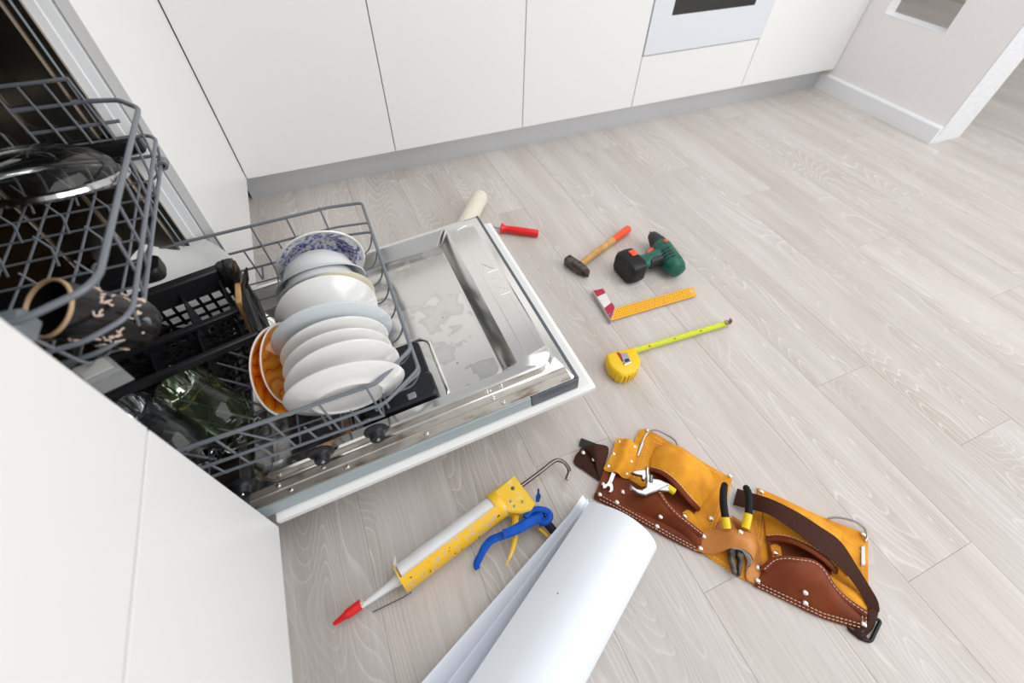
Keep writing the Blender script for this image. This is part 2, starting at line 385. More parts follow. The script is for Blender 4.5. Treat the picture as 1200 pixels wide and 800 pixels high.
dw = thing('dishwasher', 'built-in dishwasher with its door open flat and both racks pulled out', 'dishwasher', (-.3, .3, 0))
Y0, Y1, XB, ZB, ZT = .024, .580, -.575, .125, .805
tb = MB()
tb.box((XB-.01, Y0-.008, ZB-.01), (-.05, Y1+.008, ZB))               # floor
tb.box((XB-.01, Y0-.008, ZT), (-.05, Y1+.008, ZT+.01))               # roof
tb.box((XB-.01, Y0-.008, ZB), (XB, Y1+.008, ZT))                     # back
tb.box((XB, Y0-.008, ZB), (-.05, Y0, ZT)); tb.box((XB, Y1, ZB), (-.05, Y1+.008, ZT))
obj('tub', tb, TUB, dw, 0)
for x0, x1, d in ((-.068, -.120, .006), (-.150, -.215, .009), (-.25, -.34, .006), (-.38, -.47, .009)):   # pressed steps of the side walls
    obj('wall_rib', MB().loft([[(x0, Y1, z), (x0 - .004, Y1 - d, z), (x1 + .004, Y1 - d, z), (x1, Y1, z)] for z in (.18, ZT - .02)]), TUB, dw)
obj('side_ledge', MB().box((-.55, Y1 - .018, .165), (-.06, Y1, .176), .003), TUB, dw)
fr = MB(); fr.loft([[(-.021, .5985, z), (-.0215, .596, z), (-.036, .5925, z), (-.0375, .590, z), (-.056, .586, z), (-.056, .5985, z)] for z in (.11, .815)])
FRAMEW = mat('tub_frame_white', (0.83, 0.845, 0.86), 0.3)
obj('front_frame', fr, FRAMEW, dw)
obj('door_seal', MB().loft([[(-.0545, .588, z), (-.0545, .5825, z), (-.061, .5785, z), (-.064, .588, z)] for z in (.12, .81)]), GASKET, dw)
obj('gap_shade_strip', MB().box((-.045, .5987, .115), (-.0235, .6032, .812)), BLACKP, dw)  # black strip added in the open gap to stand in for its shade
obj('slide_rail', MB().box((-.5, .556, .525), (-.012, .578, .553), .004), BLACKP, dw)
obj('slide_rail', MB().box((-.5, Y0, .525), (-.05, Y0+.018, .553), .004), BLACKP, dw)
for x, z in ((-.085, .715), (-.085, .60), (-.16, .74), (-.16, .63), (-.085, .47)):
    s_ = MB().lathe([(0, 0), (.0055, 0), (.0055, .002), (.003, .0035), (0, .0035)], 12, frame((x, Y1, z), (0, -1, 0))); obj('screw', s_, SCREW, dw)
sa, sb = Vector((-0.2607, 0.3075, 0.455)), Vector((-0.0257, 0.3246, 0.455)); sdir = (sb - sa).normalized()
obj('spray_arm', MB().loft([[(x, y, z) for x, y in rrect(-.02, (sb - sa).length + .012, -w_, w_, .012)] for w_, z in ((.020, -.012), (.024, -.008), (.024, .006), (.020, .010))]).xf(frame(sa, (0, 0, 1), sdir)), BLACKP, dw)
obj('supply_pipe', MB().tube([(-.56, .47, .78), (-.56, .47, .40)], .02, 12), DARKP, dw)
obj('base_panel', MB().box((-.57, .02, .012), (-.05, .58, .112)), DARKTRIM, dw)

# door: local axes u along the door, v across, n up off the door plane
A_ = math.atan2(.06, .644)
DM = Matrix(((math.cos(A_), 0, -math.sin(A_), 0), (0, 1, 0, 0), (math.sin(A_), 0, math.cos(A_), .12), (0, 0, 0, 1)))
def rr(u0, u1, v0, v1, r, n): return [(x, y, n) for x, y in rrect(u0, u1, v0, v1, r, 6)]
def low(l): return [(x, y, n - max(0, .20 - x)*.115) for x, y, n in l]     # the well slopes down to the hinge
# pressed steel inner face with the well
lin = MB()
lin.loft([rr(-.02, .606, .0195, .587, .006, .012), rr(-.02, .606, .0195, .587, .006, .035), rr(-.015, .602, .024, .583, .008, .0365),
          rr(-.01, .592, .052, .572, .040, .0365), rr(-.008, .588, .0555, .569, .040, .0385), rr(-.005, .584, .0585, .566, .040, .056), rr(-.003, .580, .0625, .562, .040, .0585),
          rr(.005, .512, .079, .553, .014, .0585), rr(.006, .5105, .0805, .5515, .014, .0572), low(rr(.012, .485, .096, .537, .016, .0225)), low(rr(.02, .480, .102, .531, .018, .0214))], cap=False)
lin.xf(DM)
door = obj('door', lin, STEEL, dw, 0.5)
wf = MB(); us = [.012, .05, .10, .15, .20, .30, .40, .487]
wf.sheet([[Vector((u, .097 + .439*j/6, .0213 - max(0, .20 - u)*.115)) for j in range(7)] for u in us], .001)
obj('well_floor', wf.xf(DM), WETSTEEL, door, .9)
fp = MB().loft([rr(0, .648, .003, .600, .003, -.019), rr(0, .648, .003, .600, .003, -.008), rr(.004, .638, .012, .592, .003, 0)]); fp.xf(DM)
obj('front_panel', fp, WHITE, door, 0.3, label='white front panel under the steel door')
for v0, v1 in ((.0155, .0195), (.587, .591)):
    obj('side_trim', MB().box((-.02, v0, 0), (.508, v1, .033), .0008).xf(DM), SIDETRIM, door)
    obj('end_trim', MB().box((.5095, v0 - .001, 0), (.6115, v1, .0345), .0008).xf(DM), DARKTRIM, door)
obj('outer_seal', MB().box((.606, .015, 0), (.6125, .591, .0365), .001).xf(DM), DARKTRIM, door)
obj('flange_strip', MB().loft([[(-.02, .0198, .0368), (-.02, .034, .0372), (-.02, .036, .0395), (-.02, .0385, .0372), (-.02, .050, .0372), (-.02, .052, .036), (-.02, .0198, .036)], [(.598, .0198, .0368), (.598, .034, .0372), (.598, .036, .0395), (.598, .0385, .0372), (.598, .050, .0372), (.598, .052, .036), (.598, .0198, .036)]]).xf(DM), STEELDIRTY, door, .3, label='water-stained steel flange')
for u, v in ((.03, .045), (.05, .028), (.11, .045), (.15, .028), (.30, .028), (.44, .045), (.455, .028)):
    obj('screw', MB().lathe([(0, 0), (.0045, 0), (.0045, .0015), (.0025, .0028), (0, .0022)], 10, DM @ frame((u, v, .037), (0, 0, 1))), SCREW, door)
for u in (.43, .46):
    obj('dimple', MB().box((u, .0555, .040), (u+.006, .0585, .054), .001).xf(DM), STEEL, door)
rid = [Vector((x, y, .0225)) for x, y in rrect(.17, .366, .090, .262, .022, 6)]
obj('dispenser_ridge', MB().tube(rid, .004, 8, True, flat=.9).xf(DM), STEEL, door)
dsp = MB().loft([rr(.19, .345, .094, .246, .012, .02), rr(.19, .345, .094, .246, .012, .040), rr(.193, .342, .097, .243, .012, .044)]); dsp.xf(DM)
disp = obj('detergent_dispenser', dsp, DARKP, door, label='black detergent dispenser')
obj('dispenser_lid', MB().loft([rr(.205, .348, .0905, .150, .012, .030), rr(.205, .348, .0905, .150, .012, .054), rr(.209, .344, .0945, .146, .012, .058)]).xf(DM), DARKP, door)
obj('release_button', MB().box((.289, .098, .054), (.307, .113, .0595), .002).xf(DM), mat('button_grey', (.25, .26, .3), .35), door, label='grey square button')
# faint embossed diagram on the outer rim
emb = MB()
for u, v, du, dv in ((.548, .385, .02, .03), (.553, .385, -.012, .03), (.55, .35, .026, .0), (.55, .33, .03, .022), (.578, .33, -.028, .022), (.55, .30, .028, .022), (.578, .30, -.028, .022), (.55, .27, .024, .0)):
    emb.tube([(u, v, .0586), (u + du, v - dv, .0584)], .0006, 5)
emb.tube([(.535, .10, .0586), (.535, .53, .0586), (.565, .538, .0586), (.57, .10, .0584)], .0006, 5)
for u, v, r in ((.405, .165, .0022), (.415, .30, .0014), (.30, .42, .0016), (.44, .21, .0012)):
    obj('food_speck', MB().lathe([(0, -.0005), (r, -.0005), (r*.8, .001), (0, .0014)], 8, DM @ frame((u, v, .0215), (0, 0, 1))), SPECK, door)
emb.xf(DM); obj('embossed_diagram', emb, STEEL, door)

# ---- racks
def tilt(x, z): return z + .05*(x if x > 0 else 0)
def P(x, y, z): return (x, y, tilt(x, z))
lo_poly = [(-.22, .060), (.243, .062), (.313, .107), (.319, .562), (.246, .578), (-.22, .575)]
def ring(poly, z, grow=0, up=None): return [Vector(P(x + (grow if x > .2 else 0), y + (grow if y > .3 else -grow), z)) for x, y in poly]
lower = obj('lower_rack', MB().tube(fillet(ring(lo_poly, .325), .010, 3, True), .0035, 8, True), COATED, dw, label='lower rack, grey coated wire')
obj('rail', MB().tube(fillet(ring(lo_poly, .268, .003), .010, 3, True), .0028, 8, True), COATED, lower)
obj('rail', MB().tube(fillet(ring([(.225, .066), (.318, .112), (.321, .558), (.240, .577)], .246), .010, 3), .0030, 8), COATED, lower)
for y in (.066, .572): obj('rail', MB().tube([P(-.22, y, .222), P(.236, y, .222)], .0028, 8), COATED, lower)
for i in range(6):
    x = -.146 + .0745*i
    w = fillet([P(x, .060, .331), P(x + .006, .066, .222), P(x + .008, .082, .206), P(x + .008, .553, .206), P(x + .006, .570, .222), P(x, .577, .331)], .012, 3)
    obj('wire', MB().tube(w, .0020, 6), COATED_DK, lower)
    xs = x + .037
    if xs < .22:
        for a, b, c in ((.0625, .066, .085), (.576, .572, .55)):
            obj('wire', MB().tube(fillet([P(xs, a, .276), P(xs + .005, b, .222), P(xs + .012, c, .200), P(xs + .020, b, .226)], .008, 3), .0020, 6), COATED_DK, lower)
for j in range(8):
    y = .115 + .060*j
    w = fillet([P(-.22, y, .275), P(-.212, y, .206), P(.296, y, .206), P(.312, y, .228), P(.318, y, .250)], .012, 3)
    obj('wire', MB().tube(w, .0020, 6), COATED_DK, lower)
for j in range(13):
    y = .088 + .0335*j
    for x in (.140, .245):
        obj('tine', MB().tube([P(x, y, .206), P(x, y - .006, .262), P(x + .002, y - .008, .268)], [.0022, .0020, .0014], 6), COATED_DK, lower)
for j in range(6):
    y = .105 + .036*j
    obj('tine', MB().tube([P(.045, y, .206), P(.005, y + .010, .250), P(-.02, y + .017, .272)], [.0024, .0022, .0015], 6), COATED_DK, lower)
    obj('tine', MB().tube([P(-.045, y, .206), P(-.085, y + .010, .246), P(-.105, y + .017, .262)], [.0024, .0022, .0015], 6), COATED_DK, lower)
def wheel(x, y, sgn):
    z = .190 if x < 0 else .193 + .09*x
    M = frame((x, y, z), (0, -sgn, 0), (1, 0, 0))
    mb = MB().lathe([(0, -.006), (.0215, -.006), (.0215, -.003), (.016, .000), (.0135, .004), (.0135, .011), (.0125, .0135), (0, .0135)], 24, M)
    o = obj('wheel', mb, DARKP, lower)
    mb = MB().lathe([(0, .0135), (.0035, .0135), (.003, .0155), (0, .016)], 10, M); obj('axle', mb, CHROME, lower)
for x in (-.020, .115, .213):
    wheel(x, .049, 1); wheel(x, .574, -1)

up_poly = [(-.47, .070), (-.034, .058), (.014, .082), (.025, .102), (.027, .518), (-.006, .563), (-.058, .577), (-.47, .572)]
up_mid = [(-.47, .075), (-.024, .077), (.012, .098), (.020, .114), (.017, .545), (.002, .566), (-.47, .572)]
up_low = [(-.47, .080), (-.040, .100), (-.006, .118), (.004, .138), (.003, .560), (-.010, .576), (-.47, .572)]
def V3(poly, z): return [Vector((x, y, z)) for x, y in poly]
upper = obj('upper_rack', MB().tube(fillet(V3(up_poly, .612), .012, 4, True), .0037, 8, True), COATED, dw, label='upper rack, grey coated wire')
obj('rail', MB().tube(fillet(V3(up_mid, .552), .012, 4, True), .0030, 8, True), COATED, upper)
obj('rail', MB().tube(fillet(V3(up_low, .512), .012, 4, True), .0030, 8, True), COATED, upper)
obj('rail', MB().tube([(-.47, .5745, .648), (-.055, .5745, .646)], .003, 8), COATED, upper)
obj('rail', MB().tube([(-.47, .5745, .577), (-.026, .5745, .577)], .003, 8), COATED, upper)
for i in range(12):
    x = -.4235 + .0335*i
    w = fillet([(x, .5745, .648), (x + .004, .573, .585), (x + .008, .566, .577), (x + .012, .560, .51), (x + .012, .535, .488), (x + .012, .33, .484), (x + .012, .12, .488), (x + .010, .084, .512), (x, .066, .612)], .012, 2)
    obj('wire', MB().tube(w, .0020, 6), COATED_DK, upper)
for j in range(8):
    y = .125 + .059*j
    w = fillet([(-.47, y, .54), (-.465, y, .487), (-.02, y, .487), (.004, y, .512), (.017, y, .552), (.026, y, .612)], .01, 2)
    if j in (0, 7): w = w[:-3]
    obj('wire', MB().tube(w, .0020, 6), COATED_DK, upper)
for j in range(5):
    for i in range(6):
        x = -.38 + .062*i; y = .17 + .082*j
        obj('tine', MB().tube([(x, y, .487), (x + .006, y + .008, .512), (x - .004, y + .014, .532)], [.002, .0019, .0013], 6), COATED_DK, upper)
for y in (.118, .540):
    obj('rail_clip', MB().lathe([(.004, -.009), (.0085, -.009), (.0085, -.003), (.0072, -.002), (.0072, .002), (.0085, .003), (.0085, .009), (.004, .009)], 16, frame((.006, y + .022 if y < .3 else y, .512), (0, 1, 0))), GREYTRIM, upper)
obj('height_lever', MB().box((-.075, .055, .52), (-.055, .075, .64), .003), GREYTRIM, upper, label='dark grey height lever at the rack side')
obj('lever_cap', MB().box((-.082, .050, .585), (-.036, .082, .612), .004), GREYTRIM, upper)
# ---------------------------------------------------------------- crockery standing in the lower rack
PORC = mat('white_porcelain', (0.80, 0.795, 0.775), 0.16, spec=0.5, coat=.3)
GREYB = mat('grey_white_porcelain', (0.66, 0.68, 0.695), 0.2, spec=0.5)
BLUEW = mat('bluish_porcelain', (0.66, 0.71, 0.74), 0.18, spec=0.5)
CREAM = mat('cream_porcelain', (0.68, 0.62, 0.46), 0.3)
def crumbs(m, stops, scale=26):
    blotch(m, scale, stops, detail=3); return m
STAINED = crumbs(mat('food_stained_porcelain', (0.8, 0.79, 0.77), 0.2, coat=.3), [(0.0, (0.79, 0.785, 0.765)), (0.70, (0.79, 0.785, 0.765)), (0.725, (0.50, 0.24, 0.05)), (0.8, (0.45, 0.2, 0.04))], 34)
def nvec(th, ph): return Vector((math.sin(ph)*math.cos(th), -math.cos(ph)*math.cos(th), math.sin(th)))
def plate_prof(R, d, foot=.55, t=.0028):
    f = R*foot
    return [(0, .0025), (f-.004, .0025), (f-.002, 0), (f+.001, 0), (f+.004, .003), (R*.72, .007), (R-.003, d-.003), (R, d), (R-.001, d+.0016), (R-.005, d+.0012), (R*.72, .007+t), (f+.002, .003+t), (0, .003+t)]
def bowl_prof(R, H, rb, lip, t=.0028):
    rw = R - lip
    return [(0, .004), (rb-.005, .004), (rb-.003, 0), (rb, 0), (rb+.003, .004), (rw*.86, H*.28), (rw*.97, H*.66), (rw+.001, H*.88), (R-.003, H-.002), (R, H), (R-.002, H+.0018), (rw+.003, H*.90+.001), (rw*.97-t, H*.66+.001), (rw*.86-t, H*.28+t), (rb, .004+t), (0, .004+t)]
def round_dish(name, c, th, ph, prof, depth, m, towards, label, cat, group=None):
    """c is the middle of the rim; towards=+1 shows its inside to the room, -1 its back"""
    n = nvec(th, ph)*towards; o = Vector(c) - n*depth
    ob = obj(name, MB().lathe(prof, 56, frame(o, n, (1, 0, 0))), m, None, .7)
    return tag(ob, label, cat, group)
def blue_pattern():
    m = mat('blue_transfer_print', (0.8, 0.8, 0.79), 0.15, coat=.4); N, L, B = nodes(m)
    tc = N.new('ShaderNodeTexCoord')
    vo = N.new('ShaderNodeTexVoronoi'); vo.inputs['Scale'].default_value = 120; vo.feature = 'SMOOTH_F1'; L.new(tc.outputs['Object'], vo.inputs['Vector'])
    nz = N.new('ShaderNodeTexNoise'); nz.inputs['Scale'].default_value = 230; nz.inputs['Detail'].default_value = 3; L.new(tc.outputs['Object'], nz.inputs['Vector'])
    big = N.new('ShaderNodeTexNoise'); big.inputs['Scale'].default_value = 34; L.new(tc.outputs['Object'], big.inputs['Vector'])
    a = N.new('ShaderNodeMath'); a.operation = 'ADD'; L.new(vo.outputs['Distance'], a.inputs[0]); L.new(nz.outputs['Fac'], a.inputs[1])
    b = N.new('ShaderNodeMath'); b.operation = 'ADD'; L.new(a.outputs[0], b.inputs[0]); L.new(big.outputs['Fac'], b.inputs[1])
    r = ramp(N, [(0.0, (0.085, 0.095, 0.38)), (0.50, (0.11, 0.12, 0.42)), (0.56, (0.40, 0.42, 0.64)), (0.62, (0.78, 0.78, 0.78))])
    dv = N.new('ShaderNodeMath'); dv.operation = 'MULTIPLY'; dv.inputs[1].default_value = .42; L.new(b.outputs[0], dv.inputs[0]); L.new(dv.outputs[0], r.inputs['Fac']); L.new(r.outputs['Color'], B.inputs['Base Color'])
    return m
# blue flowered bowl with printed inside (part)
c0, th0, ph0 = (.200, .4354, .2991), -.13, .08
n0 = nvec(th0, ph0); FM = frame(Vector(c0) - n0*.045, n0, (1, 0, 0))
fl = tag(obj('soup_bowl', MB().lathe(bowl_prof(.0905, .045, .045, .018), 56, FM), PORC, None, .7), 'white soup bowl with blue flower print inside, farthest dish in the lower rack', 'bowl')
obj('printed_pattern', MB().lathe([(0, .0078), (.044, .0078), (.056, .0172), (.0668, .0315), (.0715, .0395), (.0835, .0455), (.0838, .0462), (.0713, .0405), (.0662, .0318), (.0555, .0178), (.0435, .0084), (0, .0084)], 56, FM), blue_pattern(), fl)
g1 = round_dish('soup_bowl', (.1908, .387, .2890), -.475, .03, bowl_prof(.0884, .054, .046, .014), .054, GREYB, 1, 'greyish bowl nested in front of the blue flowered bowl', 'bowl')
g2 = round_dish('soup_bowl', (.1895, .3585, .2884), -.43, .02, bowl_prof(.0862, .052, .045, .014), .052, GREYB, 1, 'greyish bowl between the other grey bowl and a cream plate', 'bowl')
round_dish('plate', (.206, .318, .294), -.10, .10, plate_prof(.081, .014), .014, CREAM, -1, 'cream plate, only its rim showing between grey bowl and deep white plate', 'plate')
round_dish('deep_plate', (.1915, .284, .2998), -.02, .06, [(0, .002), (.040, .002), (.042, 0), (.046, 0), (.050, .004), (.072, .016), (.086, .027), (.0935, .034), (.093, .036), (.084, .030), (.069, .019), (.047, .007), (0, .005)], .034, PORC, -1, 'deep white plate with domed back behind the pale blue plate', 'plate', 'white plates in the lower rack')
round_dish('plate', (.1945, .2138, .310), -.2125, -.016, plate_prof(.104, .016), .016, BLUEW, -1, 'pale bluish plate, widest in the row', 'plate')
round_dish('plate', (.192, .190, .300), -.17, .05, plate_prof(.0935, .016), .016, PORC, -1, 'white plate directly in front of the pale bluish plate', 'plate', 'white plates in the lower rack')
round_dish('plate', (.1925, .158, .3002), -.12, .05, plate_prof(.0925, .016), .016, STAINED, -1, 'white plate with brown food stains on its rim', 'plate', 'white plates in the lower rack')
round_dish('plate', (.196, .1235, .3038), -.11, .07, plate_prof(.0955, .016), .016, PORC, -1, 'white plate second from the near end of the row', 'plate', 'white plates in the lower rack')
p1 = round_dish('plate', (.1935, .0934, .3032), -.2424, -.01, plate_prof(.0975, .018, .58), .018, PORC, -1, 'white plate nearest the rack edge with its foot ring showing', 'plate', 'white plates in the lower rack')
# two orange plates
def orange():
    m = mat('orange_glaze', (0.85, 0.33, 0.02), 0.18, coat=.4); N, L, B = nodes(m)
    tc = N.new('ShaderNodeTexCoord'); wv = N.new('ShaderNodeTexWave'); wv.wave_type = 'RINGS'; wv.inputs['Scale'].default_value = 13; wv.inputs['Distortion'].default_value = 7; wv.inputs['Detail'].default_value = 1; wv.inputs['Detail Scale'].default_value = 1.6
    L.new(tc.outputs['Object'], wv.inputs['Vector'])
    r = ramp(N, [(0.0, (0.88, 0.40, 0.03)), (0.5, (0.82, 0.27, 0.012)), (0.955, (0.80, 0.25, 0.012)), (0.985, (0.62, 0.07, 0.01))]); L.new(wv.outputs['Fac'], r.inputs['Fac']); L.new(r.outputs['Color'], B.inputs['Base Color']); return m
ORG = orange()
for k, (c, th, ph, R, lab) in enumerate((((.096, .186, .290), .22, 1.18, .081, 'orange plate with red squiggles, outer one of the two'), ((.106, .200, .288), .20, 1.20, .075, 'orange plate with red squiggles, leaning inside the outer orange one'))):
    n = nvec(th, ph); FMo = frame(Vector(c) - n*.026, n, (0, 0, 1))
    pr = [(0, .003), (.038, .003), (.040, 0), (.044, 0), (.048, .004), (R*.8, .012), (R-.002, .025), (R, .026), (R-.0008, .0278), (R-.003, .027), (R*.8, .0148), (.044, .007), (0, .0062)]
    o = tag(obj('plate', MB().lathe(pr, 56, FMo), PORC, None, .7), lab, 'plate', 'orange plates in the lower rack')
    obj('glaze', MB().lathe([(0, .0063), (.044, .0071), (R*.8, .0150), (R-.0042, .0265), (R-.0042, .0271), (R*.8, .0155), (.044, .0077), (0, .007)], 56, FMo), ORG, o)
    obj('glaze_back', MB().lathe([(.049, .0035), (R*.8, .0112), (R-.003, .0240), (R-.002, .0235), (R*.8, .0106), (.049, .003)], 56, FMo), ORG, o)
# big white platter at the back of the rack
n = nvec(.85, .45)
tag(obj('platter', MB().lathe(plate_prof(.100, .016, .5, .003), 64, frame(Vector((-.075, .515, .278)) - n*.016, n, (1, 0, 0))), mat('dull_white_plate', (.80, .81, .79), .3), None, .7), 'large white platter lying flat behind the cutlery basket', 'plate')

# ---------------------------------------------------------------- cutlery basket
ax = Vector((.978, .208, 0)).normalized(); ay = Vector((-.17, .985, 0)).normalized()
BM = Matrix(((ax.x, ay.x, 0, -.192), (ax.y, ay.y, 0, .196), (0, 0, 1, .212), (0, 0, 0, 1)))
BL, BW, BH = .272, .222, .122
t = thing('cutlery_basket', 'black plastic cutlery basket with lattice sides', 'basket', tuple(BM @ Vector((BL/2, BW/2, 0))))
BASKETP = mat('basket_plastic', (.016, .016, .019), .42, spec=.5)
def bpart(name, mb, m=BASKETP): return obj(name, mb.xf(BM), m, t)
def grid_mb(mb, org, eu, ev, nu, nv, lu, lv, w, th):
    org, eu, ev = Vector(org), Vector(eu), Vector(ev); en = eu.cross(ev)
    def bar(p, d, l, s):
        vs = []
        for k in (0, 1):
            for a, b in ((-w/2, 0), (w/2, 0), (w/2, th), (-w/2, th)): vs.append(p + d*(l*k) + s*a + en*b)
        mb.add(vs, [(0,3,2,1),(4,5,6,7),(0,1,5,4),(1,2,6,5),(2,3,7,6),(3,0,4,7)])
    for i in range(nu + 1): bar(org + eu*(lu*i/nu), ev, lv, eu)
    for j in range(nv + 1): bar(org + ev*(lv*j/nv), eu, lu, ev)
    return mb
bpart('floor_lattice', grid_mb(MB(), (0, 0, 0), (1, 0, 0), (0, 1, 0), 15, 11, BL, BW, .006, .003)).__setitem__('kind', 'stuff')
bpart('side_lattice', grid_mb(MB(), (0, BW, 0), (1, 0, 0), (0, 0, 1), 12, 4, BL, BH - .03, .006, .003)).__setitem__('kind', 'stuff')
bpart('rim_beam', MB().box((-.002, BW - .016, BH - .048), (BL - .02, BW + .006, BH), .003))
bpart('rim_bar', MB().box((0, -.005, BH - .016), (BL, .005, BH), .002))
bpart('lower_bar', MB().box((0, -.004, .0), (BL, .004, .014), .002))
bpart('end_rim', MB().box((BL - .008, 0, BH - .016), (BL + .004, BW, BH), .002))
bpart('end_rim', MB().box((-.004, 0, BH - .016), (.004, BW, BH), .002))
bpart('corner_block', MB().box((BL - .03, BW - .022, .03), (BL + .004, BW + .008, BH + .004), .004))
for y in (.0, .098, BW - .024): bpart('end_post', MB().box((BL - .004, y, 0), (BL + .006, y + .022, BH - .005), .002))
bpart('end_plate', MB().box((BL - .004, 0, BH - .026), (BL + .007, BW, BH + .002), .003))
bpart('end_plate', MB().box((BL - .004, 0, 0), (BL + .007, BW, .022), .003))
bpart('end_lattice', grid_mb(MB(), (BL, 0, 0), (0, 1, 0), (0, 0, 1), 10, 3, BW, .05, .005, .003)).__setitem__('kind', 'stuff')
for k, x in enumerate((.085, .165, .235)):
    bpart('divider', MB().loft([[(x, .008, 0), (x + .003, .008, 0), (x + .003, BW - .02, 0), (x, BW - .02, 0)], [(x, .008, .03), (x + .003, .008, .03), (x + .003, BW - .02, BH - .02), (x, BW - .02, BH - .02)]]), DARKP)
bpart('middle_wall', grid_mb(MB(), (.01, .118, 0), (1, 0, 0), (0, 0, 1), 10, 3, BL - .03, BH - .04, .008, .003)).__setitem__('kind', 'stuff')
bpart('middle_rail', MB().box((.005, .112, BH - .044), (BL - .01, .126, BH - .034), .002))
# knives and a wooden spatula
BLADE = mat('knife_blade', (.42, .40, .37), .25, 1.0)
WOODH = blotch(mat('worn_wood', (.5, .28, .1), .6), 30, [(.3, (.34, .17, .06)), (.7, (.60, .36, .15))], stretch=(1, 1, .15))
for u, v, lean, lab in ((BL - .016, BW - .046, .02, 'knife tip poking out of the basket corner, nearer the solid beam'), (BL - .012, BW - .060, .05, 'knife tip poking out of the basket corner, nearer the floral bowl'), (BL - .010, BW - .088, .075, 'stubby knife tip standing alone beside the basket corner')):
    o = BM @ Vector((u, v, .004)); t2 = thing('table_knife', lab, 'knife', o, 'knives in the cutlery basket')
    obj('blade', MB().loft([[(o.x - .0075, o.y, o.z + .09), (o.x, o.y - .0008, o.z + .09), (o.x + .0075, o.y, o.z + .09), (o.x, o.y + .0008, o.z + .09)], [(o.x - .008 + lean*.3, o.y, o.z + .13), (o.x + lean*.3, o.y - .0008, o.z + .13), (o.x + .008 + lean*.3, o.y, o.z + .13), (o.x + lean*.3, o.y + .0008, o.z + .13)], [(o.x - .0015 + lean*.5, o.y, o.z + .158), (o.x + lean*.5, o.y - .0004, o.z + .158), (o.x + .0015 + lean*.5, o.y, o.z + .158), (o.x + lean*.5, o.y + .0004, o.z + .158)]]), BLADE, t2)
    obj('handle', MB().box((o.x - .007, o.y - .004, o.z), (o.x + .007, o.y + .004, o.z + .092), .002), BLACKP, t2)
o = BM @ Vector((BL - .022, .112, .004))
sp = MB().box((-.005, -.026, 0), (.005, .030, .126), .002).xf(Matrix.Translation(o) @ Matrix.Rotation(.12, 4, 'Y'))
tag(obj('wooden_spatula', sp, WOODH), 'worn wooden spatula standing edge-on at the end of the cutlery basket', 'spatula')

# ---------------------------------------------------------------- glass jars lying in the lower rack
def thin_glass(name, tint, film, amount):
    m = bpy.data.materials.new(name); m.use_nodes = True; N, L = m.node_tree.nodes, m.node_tree.links
    N.remove(N['Principled BSDF']); out = N['Material Output']
    tr = N.new('ShaderNodeBsdfTransparent'); tr.inputs[0].default_value = (*tint, 1)
    df = N.new('ShaderNodeBsdfDiffuse'); df.inputs[0].default_value = (*film, 1)
    gl = N.new('ShaderNodeBsdfGlossy'); gl.inputs['Roughness'].default_value = .04
    tc = N.new('ShaderNodeTexCoord'); nz = N.new('ShaderNodeTexNoise'); nz.inputs['Scale'].default_value = 35; nz.inputs['Detail'].default_value = 4; L.new(tc.outputs['Object'], nz.inputs['Vector'])
    mr = N.new('ShaderNodeMapRange'); mr.inputs['From Min'].default_value = .3; mr.inputs['From Max'].default_value = .75; mr.inputs['To Min'].default_value = amount*.4; mr.inputs['To Max'].default_value = amount*1.8; L.new(nz.outputs['Fac'], mr.inputs['Value'])
    m1 = N.new('ShaderNodeMixShader'); L.new(mr.outputs[0], m1.inputs[0]); L.new(tr.outputs[0], m1.inputs[1]); L.new(df.outputs[0], m1.inputs[2])
    fn = N.new('ShaderNodeFresnel'); fn.inputs[0].default_value = 1.5
    m2 = N.new('ShaderNodeMixShader'); L.new(fn.outputs[0], m2.inputs[0]); L.new(m1.outputs[0], m2.inputs[1]); L.new(gl.outputs[0], m2.inputs[2]); L.new(m2.outputs[0], out.inputs[0])
    return m
GREENG = thin_glass('green_glass', (.58, .68, .55), (.07, .09, .05), .22)
GREYG = thin_glass('grey_glass', (.70, .74, .78), (.16, .17, .18), .12)
FOOD = blotch(mat('dried_food', (.45, .25, .03), .7), 90, [(.35, (.30, .20, .03)), (.6, (.62, .34, .04))])
def jar(base, mouth, R, m, label):
    d = Vector(mouth) - Vector(base); Lh = d.length; Mj = frame(base, d, (0, 0, 1)); e = .003
    pr = [(0, .004), (R*.62, .0), (R*.86, .002), (R, .014), (R, Lh*.66), (R*.97, Lh*.74), (R*.80, Lh*.84), (R*.78, Lh*.86), (R*.82, Lh*.875), (R*.78, Lh*.89), (R*.82, Lh*.915), (R*.78, Lh*.935), (R*.81, Lh*.96), (R*.78, Lh), (R*.74, Lh)]
    inn = [(R*.74, Lh*.86), (R*.93 - e, Lh*.74), (R - e, Lh*.64), (R - e, .018), (R*.8, .008), (0, .009)]
    o = tag(obj('jar', MB().lathe(pr, 48, Mj), m, None, .9), label, 'jar')
    return o, Mj, Lh
j1, JM, JL = jar((-0.0774, 0.2267, 0.285), (0.0109, 0.1095, 0.25), .048, GREENG, 'greenish glass jar lying mouth down beside the orange plates')
obj('food_residue', MB().tube([JM @ Vector(((.046*math.cos(a)), (.046*math.sin(a)), .012 + .004*math.sin(5*a))) for a in [math.radians(k) for k in range(95, 235, 10)]], [.0006, .0016, .0024, .0016, .0028, .0018, .0026, .0014, .0022, .0026, .0014, .0022, .0012, .0005], 6), FOOD, j1)
jar((-0.1534, 0.2039, 0.285), (-0.054, 0.0779, 0.25), .047, GREYG, 'clear grey glass jar lying half hidden behind the drawer cabinet edge')

